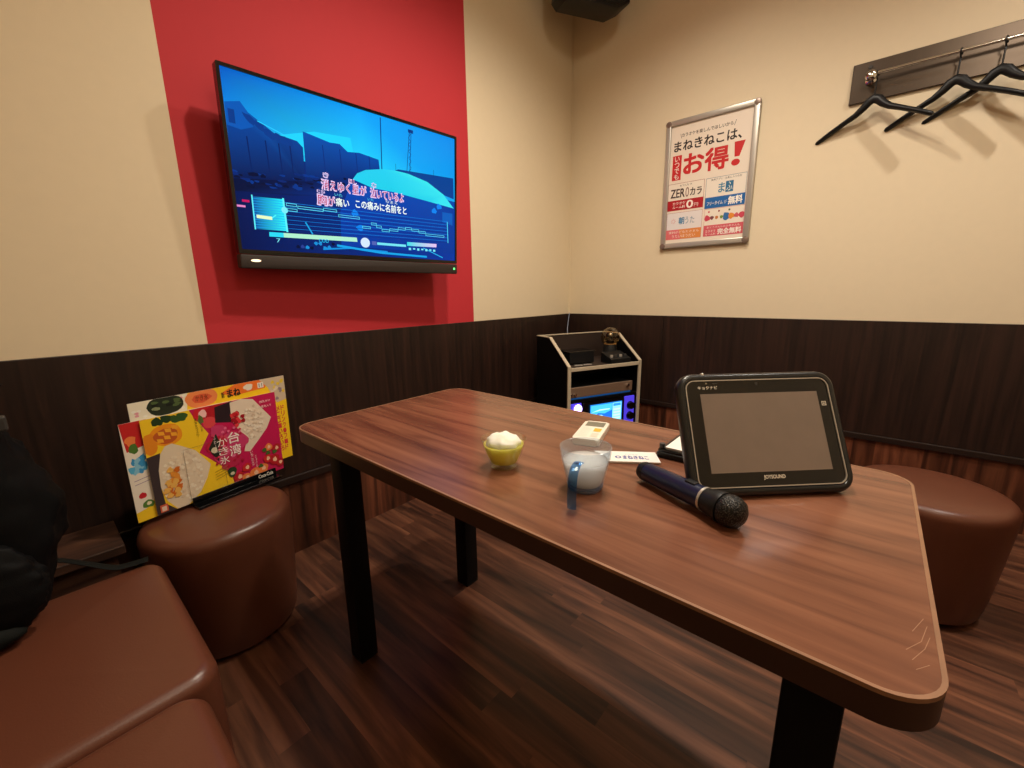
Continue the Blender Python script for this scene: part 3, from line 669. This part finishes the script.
# things in the tray
bx = thing('receiver_box', 'plain black receiver box on the left of the rack tray', 'device', rw(.095, .125, .6105), rk)
obj('case', box((0, 0, .004), (.175, .120, .072), .004), M['black'], bx)
obj('lid', box((-.003, -.003, .072), (.178, .123, .078), .003), M['gloss'], bx)
for cx in (.02, .155): obj('foot', box((cx - .01, .01, 0), (cx + .01, .11, .004)), M['rubber'], bx)
obj('antenna', sweep([(-.010, .10, .03), (-.016, .10, .10)], .004, 8), M['darkgrey'], bx)
mx_ = thing('charger_dock', 'small black charger with knobs on the right of the rack tray', 'device', rw(.325, .030, .6105), rk)
b_ = bmesh.new(); pr = [(0, 0), (0, .028), (.10, .062), (.10, 0)]
L = [b_.verts.new((0, y, z)) for y, z in pr]; H_ = [b_.verts.new((.145, y, z)) for y, z in pr]
b_.faces.new(L); b_.faces.new(H_[::-1])
for i in range(4): b_.faces.new((L[i], H_[i], H_[(i + 1) % 4], L[(i + 1) % 4]))
obj('case', b_, M['black'], mx_)
for i in range(4):
    k_ = lathe([(0, 0), (.010, 0), (.009, .014), (0, .015)], 14)
    for v in k_.verts: v.co = Vector((.022 + i * .034, .028, .036)) + Vector((v.co.x, v.co.y, v.co.z))
    obj('knob', k_, M['darkgrey'] if i % 2 else M['silver'], mx_, True)
dl = thing('dome_light', 'small round party light with clear dome on the rack tray', 'light', rw(.436, .185, .6105), rk)
obj('base', lathe([(0, 0), (.046, 0), (.050, .008), (.046, .05), (.040, .085), (.034, .098), (0, .098)], 32), M['black'], dl, True)
dm = [(.060 * math.cos(a), .144 + .060 * math.sin(a)) for a in [math.radians(-50 + k * 10) for k in range(14)]] + [(0, .204)]
dmi = [(r * .95, .144 + (z - .144) * .95) for r, z in dm][::-1]
obj('dome', lathe(dm + dmi, 40), M['dome'], dl, True)
obj('lamp_core', lathe([(0, .098), (.022, .099), (.026, .112), (.024, .130), (.014, .142), (0, .145)], 24), M['gloss'], dl, True)
obj('bulb', lathe([(0, .1452), (.010, .147), (.013, .156), (.008, .165), (0, .168)], 20), M['silver'], dl, True)
tr = bmesh.new()
sweep([(.036 * math.cos(a), .036 * math.sin(a), .099) for a in [2 * PI * k / 32 for k in range(33)]], .0035, 8, bm=tr)
obj('rim', tr, M['amber'], dl, True)
for px_, lb in ((.10, 'left crumpled silver wrapper strip on the rack tray'), (.165, 'right crumpled silver wrapper strip on the rack tray')):
    b_ = box((0, 0, 0), (.050, .020, .004), .0015); 
    for v in b_.verts: v.co.z += .002 * math.sin(v.co.x * 150)
    for v in b_.verts: v.co.z = max(v.co.z, 0)
    o_ = obj('wrapper_strip', b_, M['silver']); o_.matrix_world = Matrix.Translation(rw(px_, .082, .6105)) @ rk.to_4x4() @ Matrix.Rotation(-.3, 4, 'Z'); tag(o_, lb, 'wrapper')
cb = obj('power_cord', sweep(smoothpath([(-.012, -.012, .885), (-.048, -.022, .80), (-.075, -.040, .74), (-.07, -.07, .60), (-.06, -.06, .3), (-.05, -.05, .004)], 6), .0025, 8), M['cord'], None, True)
tag(cb, 'thin pale cord hanging down in the room corner behind the rack', 'cord')

# ------------------------------------------------------------------ tablet
TBW, TBH, TBD = .2832, .2086, .018
fm = frame(-.8042, .451)
t = thing('karaoke_tablet', 'rugged black karaoke tablet with dark screen leaning on the table', 'tablet', Vector((-1.9368, -1.5012, .6962)), fm)
obj('case', prism(rrect(0, 0, TBW, TBH, .026, 10), -TBD, 0, .006, seg=3), M['rubber'], t, True)
bp_ = rrect(.0035, .0035, TBW - .0035, TBH - .0035, .0235, 10)
bmb = bmesh.new(); prof = [(-.0050, -.0165), (-.0062, -.010), (-.0058, -.003), (-.0038, .0018), (.0, .0040), (.0048, .0036), (.0072, .0010), (.0078, -.010)]
n_ = len(bp_); rings_ = []
for i in range(n_):
    p0, p1, p2 = Vector(bp_[i - 1]), Vector(bp_[i]), Vector(bp_[(i + 1) % n_]); d_ = (p2 - p0).normalized(); inn = Vector((-d_.y, d_.x))
    rings_.append([bmb.verts.new((p1.x + inn.x * q[0], p1.y + inn.y * q[0], q[1])) for q in prof])
for i in range(n_):
    A_, B_ = rings_[i], rings_[(i + 1) % n_]
    for k in range(len(prof) - 1): bmb.faces.new((A_[k], B_[k], B_[k + 1], A_[k + 1]))
    bmb.faces.new((A_[-1], B_[-1], B_[0], A_[0]))
obj('bumper', bmb, M['bumper'], t, True)
obj('front_glass', prism(rrect(.0118, .0128, TBW - .0118, TBH - .0118, .015, 10), -.001, .0015), M['gloss'], t)
obj('silver_line', ringprism(rrect(.0103, .0113, TBW - .0103, TBH - .0103, .0172, 10), rrect(.0121, .0131, TBW - .0121, TBH - .0121, .0154, 10), 0, .0034), M['silver'], t, True, label='thin silver line')
obj('display', box((.0360, .0360, .0012), (.2503, .1734, .0020)), M['offscreen'], t)
def mark(name, draw, lb=None):
    global A
    A = Art(TBW, TBH); draw(); q = A.build(name, M['label'], t, lb); q.location = (0, 0, .0017)
INK = (225, 215, 195)
mark('wordmark', lambda: A.text('JOYSOUND', .445, .108, .578, .146, INK, 1, .03), 'white wordmark below the screen')
mark('wordmark', lambda: A.text('キョクナビ', .118, .872, .243, .900, INK, 1, .03), 'white wordmark above the screen')
mark('camera_lens', lambda: (A.blob(.50, .913, .009, .012, (70, 66, 60), 1), A.blob(.50, .913, .005, .0065, (20, 20, 22), 2)))
mark('card_reader_mark', lambda: (A.rect(.902, .705, .931, .742, INK, 1), A.rect(.906, .711, .927, .736, (30, 28, 26), 2), A.rect(.910, .717, .923, .730, (190, 180, 160), 3)))
mark('status_lamp', lambda: A.rect(.17, .918, .183, .93, (150, 140, 120), 1))
mark('light_sensor', lambda: A.rect(.215, .92, .25, .926, (80, 76, 70), 1))
obj('latch', box((.042, TBH - .002, -.010), (.048, TBH + .003, .003), .001), M['silver'], t)
# folding foot behind the case, its end on the table
kf = math.cos(.451); ks = math.sin(.451)
d_ = .135
ks_z = lambda y: -(y * kf) / ks
b_ = bmesh.new()
yh = .150
foot = Vector((0, .052, 0)); 
# point on the table plane (world z = base): local y*cos + z*sin = 0
fy = .055; fz = -(fy * kf + .0078) / ks
q0 = [(yh, -TBD), (yh - .02, -TBD), (fy - .004, fz + .002), (fy + .004, fz + .002)]
L = [b_.verts.new((.17, y, z)) for y, z in q0]; H_ = [b_.verts.new((.255, y, z)) for y, z in q0]
b_.faces.new(L); b_.faces.new(H_[::-1])
for i in range(4): b_.faces.new((L[i], H_[i], H_[(i + 1) % 4], L[(i + 1) % 4]))
obj('kickstand', b_, M['black'], t)

# ------------------------------------------------------------------ microphone
m0, m1 = Vector((-1.9170, -1.4150, .7080)), Vector((-1.9775, -1.5560, .7125))
zx = (m1 - m0).normalized(); xx = Vector((0, 0, 1)).cross(zx).normalized(); yy_ = zx.cross(xx)
L_ = (m1 - m0).length
t = thing('microphone', 'dark blue and black wireless microphone lying on the table', 'microphone', m0, Matrix((xx, yy_, zx)).transposed())
obj('handle', lathe([(0, -.016), (.014, -.016), (.0165, -.012), (.0172, 0), (.0180, .05), (.0186, L_ - .040), (.0186, L_ - .034)], 32), M['navy'], t, True)
obj('tail_cap', lathe([(.0100, -.0175), (.0150, -.0165), (.0174, -.010), (.0175, -.002), (.0165, -.002)], 32), M['black'], t, True)
obj('collar', lathe([(.0180, L_ - .034), (.0196, L_ - .034), (.0196, L_ - .030), (.0180, L_ - .030)], 32), M['silver'], t, True, label='thin silver ring')
obj('neck', lathe([(.0185, L_ - .030), (.0194, L_ - .026), (.0222, L_ - .012), (.0240, L_ - .004), (.0236, L_ + .001), (.018, L_ + .001)], 32), M['black'], t, True)
obj('grille_ball', lathe([(.020, L_ - .001), (.0232, L_ + .004), (.0246, L_ + .011), (.0240, L_ + .018), (.0205, L_ + .026), (.014, L_ + .031), (.007, L_ + .0335), (0, L_ + .034)], 32), M['mesh'], t, True)
obj('switch', box((-.006, .0165, .085), (.006, .0205, .105), .0015), M['black'], t)

# ------------------------------------------------------------------ cup and dessert
def shell(prof_out, th, base): 
    inn = [(max(r - th, 0), max(z, base)) for r, z in prof_out[2:]][::-1]
    return prof_out + [(prof_out[-1][0] - th * .5, prof_out[-1][1] + th * .4)] + inn + [(0, base)]
CU = Vector((-2.0060, -1.3345, .6885)); K = 1.09
t = thing('plastic_mug', 'pale blue translucent plastic mug on the table', 'mug', CU)
po_ = [(r * .975, z * K) for r, z in ((0, 0), (.0300, 0), (.0320, .003), (.0375, .026), (.0425, .046), (.0445, .054), (.0462, .068), (.0468, .072))]
obj('cup', lathe(shell(po_, .0022, .010), 48), M['blueplastic'], t, True)
obj('base_ring', lathe([(0, .0006), (.0290, .0006), (.0312, .0034), (.0322, .0080), (0, .0080)], 48), M['bluebase'], t, True, label='deep blue base')
hd = Vector((-.755, -.24, 0)).normalized()
hp = [hd * .0425 + Vector((0, 0, .064)), hd * .056 + Vector((0, 0, .0685)), hd * .074 + Vector((0, 0, .0665)), hd * .086 + Vector((0, 0, .058)), hd * .0905 + Vector((0, 0, .042)), hd * .092 + Vector((0, 0, .024)), hd * .0915 + Vector((0, 0, .010)), hd * .090 + Vector((0, 0, .004))]
sp_ = smoothpath(hp, 5)
obj('handle', sweep(sp_, [(.0076, .0022)] * len(sp_), 12, up=Vector((-hd.y, hd.x, 0)).cross(Vector((0, 0, 1)))), M['bluehandle'], t, True, label='blue flat handle')
dr = obj('milky_drink', lathe([(0, .0106), (.0284, .0106), (.0338, .026 * K), (.0386, .046 * K), (.0394, .0500 * K), (0, .0500 * K)], 48), M['milk'], None, True); dr.location = CU
tag(dr, 'cloudy white drink inside the blue plastic mug', 'drink')
BO = Vector((-2.0250, -1.1570, .6885))
t = tag(obj('glass_bowl', lathe(shell([(0, 0), (.0255, 0), (.0272, .002), (.0288, .010), (.0362, .028), (.0430, .048), (.0465, .060)], .0018, .009), 48), M['glass'], None, True), 'small clear glass dessert bowl on the table', 'bowl'); t.location = BO
ds = thing('jelly_dessert', 'lime yellow jelly topped with whipped cream in the glass bowl', 'dessert', BO)
obj('jelly', lathe([(0, .0110), (.0262, .0110), (.0338, .028), (.0405, .047), (.0407, .0485), (0, .0485)], 48), M['jelly'], ds, True)
b_ = bmesh.new(); bmesh.ops.create_uvsphere(b_, u_segments=40, v_segments=24, radius=1)
for v in b_.verts:
    d = v.co.copy(); k = 1 + .16 * noise.noise(d * 2.3) + .07 * noise.noise(d * 6 + Vector((3, 1, 2)))
    v.co = Vector((d.x * .0345 * k, d.y * .0345 * k, .0495 + max(d.z, -.15) * .0200 * k))
obj('whipped_cream', b_, M['cream_food'], ds, 'all')

# ------------------------------------------------------------------ remote, paper packet, bill holder
def quad_thing(c, d): return math.atan2(d[1], d[0])
ra = math.radians(23)
t = thing('remote_control', 'white air conditioner remote control with orange button on the table', 'remote', (-1.833, -1.196, TZ + .0005), Matrix.Rotation(math.atan2(.042, .136), 3, 'Z') @ Matrix.Identity(3))
RL, RWd = .142, .062
obj('body', prism(rrect(0, -RWd, RL, 0, .008), 0, .016, .003), M['white_plastic'], t, True)
obj('display', box((.098, -.054, .0158), (.134, -.008, .0165), .0002), M['lcd'], t)
A = Art(RL, RWd, step=.0001)
for i in range(3):
    for j in range(2): A.outline(.12 + i * .17, .55 + j * .17, .23 + i * .17, .66 + j * .17, .0006, (190, 184, 170), 1)
A.rect(.42, .14, .60, .42, (240, 178, 60), 1); A.rect(.14, .14, .34, .40, (215, 208, 190), 1)
ao = A.build('buttons', M['label'], t); ao.location = (0, -RWd, .0162)
t = thing('paper_packet', 'flat white paper packet with blue lettering beside the mug', 'packet', (-1.8665, -1.3135, TZ + .0005), math.atan2(-.080, .0535))
PWd, PL = .025, .128
A = Art(PL, .056, (240, 236, 230), .0001)
A.text('まねきねこ', .44, .26, .84, .58, (60, 72, 150), 1, .04); A.blob(.36, .42, .05, .13, (60, 72, 150), 1); A.blob(.36, .42, .026, .07, (240, 236, 230), 2); A.text('カラオケ', .48, .62, .70, .74, (150, 155, 190), 1)
t_art = A.build('printed_face', M['label'], t); t_art.location = (-.03, -.012, .0042)
obj('sleeve', box((-.03, -.012, 0), (-.03 + PL, .044, .0041), .0008), M['paper'], t)
t = thing('bill_holder', 'black bill holder behind the tablet on the table', 'clipboard', (-1.786, -1.462, TZ + .0005))
obj('board', box((0, 0, 0), (.150, .085, .012), .002), M['black'], t)
obj('clip_bar', box((.002, .002, .012), (.020, .083, .019), .003), M['gloss'], t, True)
obj('clip_end', lathe([(0, 0), (.006, 0), (.006, .02), (0, .02)], 12, center=(.012, .077, .008)), M['darkgrey'], t)
t = tag(obj('bill_slip', box((.028, .004, .0123), (.147, .078, .0130)), M['paper']), 'white bill slip on the black holder behind the tablet', 'paper'); t.location = (-1.786, -1.462, TZ + .0005)

# ------------------------------------------------------------------ menus on the left stool
fmn = frame(.2019, -.0231)
MB = Vector((-2.4509, -.2007, .4200)); MW, MH = .3804, .2864
def mpos(x, y, z): return MB + fmn @ Vector((x, y, z))
A = Art(MW, MH, (198, 26, 84))
YL, OR_ = (248, 206, 40), (240, 150, 40)
A.poly([(0, 1), (.31, 1), (.33, .93), (.42, .70), (.335, .52), (.54, .20), (.56, .0), (0, 0)], YL, 1)
A.poly([(0, .62), (.083, .633), (.05, .3), (.06, .1), (.125, 0), (0, 0)], (62, 52, 54), 3)
# leaves, mango
for x, y in ((.10, .95), (.16, .96), (.22, .94), (.26, .95)): A.blob(x, y, .035, .045, random.choice([(52, 88, 40), (36, 62, 32), (84, 116, 52)]), 2, 14, .25, random.random())
A.blob(.14, .80, .105, .115, (240, 152, 32), 3, 24, .06, .4); A.blob(.14, .79, .075, .08, (196, 92, 40), 4, 20, .1, .4)
for i in range(3):
    for j in range(2): A.blob(.10 + i * .045 + j * .012, .755 + j * .07 + i * .018, .022, .032, (244, 172, 50), 5, 4, 0, .7)
A.blob(.03, .74, .05, .11, (232, 140, 36), 3, 16, .12)
# left ice with mango sauce
ice = [(.083, .62), (.12, .69), (.165, .70), (.23, .64), (.31, .56), (.40, .36), (.36, .22), (.30, .09), (.205, .0), (.13, .0), (.075, .12), (.05, .28), (.056, .46)]
A.poly(ice, (230, 212, 184), 4)
for k in range(150):
    a = random.uniform(0, 2 * PI); r = math.sqrt(random.random()); x, y = .205 + r * .13 * math.cos(a), .33 + r * .28 * math.sin(a)
    A.blob(x, y, .012, .016, random.choice([(244, 232, 208), (222, 200, 172), (238, 222, 196), (234, 214, 184)]), 5, 9, .25)
for k in range(26): A.blob(random.uniform(.075, .17), random.uniform(.14, .44), .022, .03, random.choice([(232, 150, 56), (214, 112, 36), (242, 186, 92)]), 6, 10, .3)
A.outline(.225, .02, .50, .60, .0008, (120, 96, 70), 8)
# yellow panel writing
A.vtext('果実たっぷり', .335, .70, .352, .90, (90, 70, 20), 6); A.vtext('ふわふわの', .37, .74, .384, .92, (90, 70, 20), 6)
for k in range(4): A.line([(.42, .16 + k * .03), (.52, .19 + k * .03)], .0016, (170, 140, 30), 6)
# strawberries and cherry compote
for x, y, r in ((.40, .93, .07), (.46, .90, .06), (.50, .97, .05), (.44, .82, .05)): A.blob(x, y, r, r * 1.25, random.choice([(206, 36, 46), (224, 74, 78), (180, 28, 40)]), 3, 18, .1)
A.blob(.40, .93, .03, .045, (250, 196, 190), 4, 12, .2); A.blob(.38, .87, .02, .05, (96, 120, 60), 4, 10, .3)
A.poly([(.49, .97), (.626, 1.0), (.60, .76), (.48, .80)], (44, 30, 36), 4)
A.poly([(.61, .985), (.70, 1.0), (.80, .97), (.94, .70), (.89, .58), (.80, .46), (.72, .36), (.672, .38), (.70, .50), (.66, .62), (.605, .78)], (232, 214, 192), 4)
for k in range(90):
    a = random.uniform(0, 2 * PI); r = math.sqrt(random.random()); x, y = .77 + r * .10 * math.cos(a), .72 + r * .21 * math.sin(a)
    A.blob(x, y, .011, .015, random.choice([(246, 234, 214), (218, 196, 170), (238, 222, 200)]), 5, 7, .3)
for k in range(16): A.blob(random.uniform(.61, .70), random.uniform(.70, .86), .018, .024, random.choice([(200, 30, 44), (226, 60, 66), (164, 20, 36)]), 6, 10, .3)
# title plate
for x, y, r in ((.49, .70, .06), (.52, .42, .09), (.60, .52, .11), (.47, .55, .08), (.57, .33, .07), (.53, .28, .05)): A.blob(x, y, r, r * 1.2, random.choice([(204, 60, 110), (196, 34, 62), (190, 40, 80)]), 5, 20, .14)
for k in range(40): A.blob(random.uniform(.44, .66), random.uniform(.25, .72), .012, .016, random.choice([(232, 110, 150), (214, 70, 100), (180, 24, 56)]), 6, 8, .2)
A.poly([(.40, .53), (.47, .68), (.50, .5), (.46, .36)], (38, 44, 34), 5); A.blob(.44, .50, .024, .035, (214, 206, 176), 6, 12, .1); A.blob(.55, .19, .035, .06, (40, 66, 40), 6, 14, .15); A.blob(.55, .17, .018, .02, (214, 206, 176), 7, 10, .1)
A.vtext('台湾', .555, .36, .645, .66, (250, 240, 232), 9, .015); A.vtext('かき氷', .468, .30, .545, .62, (250, 240, 232), 9, .01); A.vtext('ふわふわ', .445, .46, .462, .66, (250, 230, 226), 9)
A.vtext('いちごミルク', .715, .17, .738, .36, (250, 226, 226), 9); A.vtext('とろける', .75, .14, .764, .30, (250, 226, 226), 9); A.text('練乳がけ', .85, .90, .95, .93, (250, 226, 226), 9); A.text('果肉入り', .86, .84, .95, .87, (250, 226, 226), 9)
for x, y, r in ((.60, .10, .045), (.67, .18, .04), (.74, .08, .05), (.81, .10, .045), (.86, .20, .04), (.92, .16, .05), (.95, .30, .04), (.88, .34, .035), (.97, .10, .04), (.66, .06, .04)):
    A.blob(x, y, r, r * 1.3, random.choice([(206, 40, 44), (224, 88, 60), (184, 30, 40), (236, 130, 70)]), 6, 16, .12); A.blob(x + .005, y, r * .4, r * .6, (250, 196, 160), 7, 10, .25)
for x, y in ((.87, .27), (.84, .32), (.93, .26), (.79, .14)): A.blob(x, y, .022, .024, (74, 106, 48), 8, 8, .3)
A.rect(.02, .02, .07, .10, (214, 100, 70), 8); A.rect(.03, .03, .06, .08, (240, 210, 190), 9)
mn = A.build('menu_sheet', M['print'], None, back=.0012); mn.matrix_world = Matrix.Translation(MB) @ fmn.to_4x4(); tag(mn, 'front menu sheet with shaved ice photos on yellow and magenta', 'menu', 'menus standing on the left stool')
# yellow sheet behind
A = Art(.4420, .305, (250, 206, 34))
A.poly([(0, 1), (.32, 1), (.30, .80), (0, .7)], (238, 230, 206), 1); A.poly([(.52, .93), (.62, 1), (.88, 1), (.84, .90), (.6, .88)], (242, 120, 44), 1)
A.poly([(.80, 1), (1, 1), (1, .72), (.92, .70), (.86, .90)], (206, 186, 160), 2)
for k in range(24): A.blob(random.uniform(.02, .32), random.uniform(.86, .99), .012, .012, random.choice([(232, 160, 170), (240, 214, 90), (190, 206, 120), (244, 240, 226)]), 2, 8, .2)
A.blob(.19, .93, .10, .10, (38, 48, 34), 3, 20, .06); 
for k in range(10): A.blob(random.uniform(.12, .26), random.uniform(.89, .97), .02, .014, random.choice([(84, 104, 60), (20, 26, 20), (140, 150, 110)]), 4, 8, .3)
A.blob(.40, .93, .10, .10, (242, 140, 80), 3, 22, .05); A.blob(.40, .925, .06, .05, (226, 96, 60), 4, 8, .3); A.text('かき氷', .36, .90, .44, .96, (120, 60, 30), 5)
A.text('まね', .565, .875, .655, .955, (40, 32, 24), 4, .05); A.text('新', .525, .88, .545, .94, (60, 44, 24), 4, .02)
A.blob(.715, .945, .035, .035, (240, 226, 206), 4, 14, .2); A.rect(.785, .91, .83, .97, (240, 232, 220), 4); A.text('11', .795, .92, .82, .96, (60, 50, 90), 5)
for k in range(12): A.blob(random.uniform(.88, .99), random.uniform(.74, .97), .014, .02, random.choice([(230, 200, 60), (150, 130, 140), (226, 210, 190)]), 4, 8, .3)
A.vtext('ドリンク・フード', .945, .10, .972, .66, (214, 60, 60), 4, .03); A.vtext('メニューいろいろ', .908, .10, .935, .66, (214, 60, 60), 4, .03)
s_ = A.build('menu_sheet', M['print'], None, back=.0012); s_.matrix_world = Matrix.Translation(mpos(-.0145, .0300, -.012)) @ fmn.to_4x4(); tag(s_, 'yellow menu sheet standing behind the shaved ice menu', 'menu', 'menus standing on the left stool')
# left strip sheet
A = Art(.30, .288, (240, 230, 212))
A.poly([(0, 1), (.2, 1), (.19, .76), (.02, .72)], (200, 40, 40), 1); A.blob(.06, .82, .04, .05, (240, 130, 70), 2, 12, .2); A.blob(.07, .74, .035, .05, (80, 120, 50), 2, 12, .2); A.poly([(0, 0), (.2, 0), (.16, .2), (.08, .12), (0, .1)], YL, 1)
for k in range(14): A.blob(random.uniform(.03, .13), random.uniform(.5, .66), .025, .035, random.choice([(90, 180, 220), (140, 200, 226), (60, 150, 206)]), 2, 10, .3)
A.blob(.07, .26, .03, .03, (206, 40, 50), 2, 12, .15); A.blob(.10, .16, .045, .04, (84, 130, 50), 2, 12, .2); A.blob(.105, .165, .02, .02, (240, 226, 190), 3, 10, .2); A.line([(.03, .42), (.16, .44)], .0016, (150, 120, 160), 2); A.line([(.03, .38), (.16, .40)], .0016, (150, 120, 160), 2)
s_ = A.build('menu_sheet', M['print'], None, back=.0012); s_.matrix_world = Matrix.Translation(mpos(-.043, -.0020, -.006)) @ fmn.to_4x4(); tag(s_, 'white and red menu sheet sticking out at the left of the menus', 'menu', 'menus standing on the left stool')
t = thing('menu_holder', 'black acrylic menu holder on the left stool', 'holder', mpos(0, 0, 0), fmn)
obj('base', box((.085, -.0135, -.05), (.345, -.0035, .045), .002), M['gloss'], t)
obj('front_lip', box((.085, -.0035, .006), (.345, .018, .012), .002), M['gloss'], t)
obj('back_plate', box((.10, -.0035, -.024), (.33, .22, -.020), .001), M['gloss'], t)
A = Art(.05, .012); A.text('Coca-Cola', 0, 0, 1, 1, (235, 228, 215), 1, .03)
ao = A.build('printed_logo', M['label'], t); ao.location = (.283, .001, .0121)

# ------------------------------------------------------------------ black bag on the bench
t = thing('black_bag', 'black nylon bag slumped on the bench at the left edge', 'bag', (-2.845, -.475, .4075))
def lump(c, r, seed, amp, power=3.0, sub=5, taper=.26):
    b_ = bmesh.new(); bmesh.ops.create_icosphere(b_, subdivisions=sub, radius=1)
    for v in b_.verts:
        d = v.co.normalized(); k = (abs(d.x) ** power + abs(d.y) ** power + abs(d.z) ** power) ** (-1 / power)
        k *= 1 + amp * noise.noise(d * 2.2 + Vector((seed, 0, 0))) + amp * .5 * noise.noise(Vector((d.x * 3, d.y * 3, d.z * 8)) + Vector((0, seed, 0)))
        rd = 1 - abs(noise.noise(Vector((d.x * 2.4 + d.z * 1.5, d.y * 2.4, d.z * 5)) + Vector((seed, seed, 0)))); k *= 1 + amp * .55 * (rd ** 6 - .4)
        p = Vector((d.x * k * r[0], d.y * k * r[1], d.z * k * r[2])); p.x *= 1 - taper * max(0, p.z / r[2]); p.y *= 1 - .2 * max(0, p.z / r[2])
        v.co = Vector(c) + p
        v.co.z = max(v.co.z, .0)
    return b_
obj('body', lump((0, .03, .235), (.215, .095, .250), 1.3, .08), M['fabric'], t, 'all')
obj('front_pocket', lump((.05, -.062, .11), (.13, .035, .10), 4.1, .08), M['fabric'], t, 'all')
obj('top_flap', lump((.02, .03, .470), (.15, .085, .045), 7.7, .14), M['fabric'], t, 'all')
obj('grab_handle', sweep(smoothpath([(.05, .03, .50), (.07, .03, .535), (.12, .03, .542), (.150, .03, .50), (.150, .03, .46)], 5), [(.011, .004)] * 21, 8), M['fabric2'], t, True)
obj('zipper', sweep(smoothpath([(-.12, -.070, .30), (.0, -.076, .33), (.13, -.064, .31)], 6), .003, 6), M['darkgrey'], t, True)
obj('buckle', box((.168, -.03, .39), (.182, -.01, .417), .003), M['darkgrey'], t, label='small dull metal buckle')
obj('shoulder_strap', sweep(smoothpath([(.12, .045, .11), (.19, .062, .075), (.235, .066, .040), (.275, .062, .010), (.305, .060, .0035), (.335, .055, .0035)], 6), [(.013, .0032)] * 31, 8), M['fabric2'], t, True)
obj('folded_cloth', lump((.030, -.080, .028), (.11, .032, .028), 2.2, .06, 2.4, 4), M['fabric2'], t, 'all', label='dark greenish folded cloth')  # separate piece of folded cloth, parented to the bag
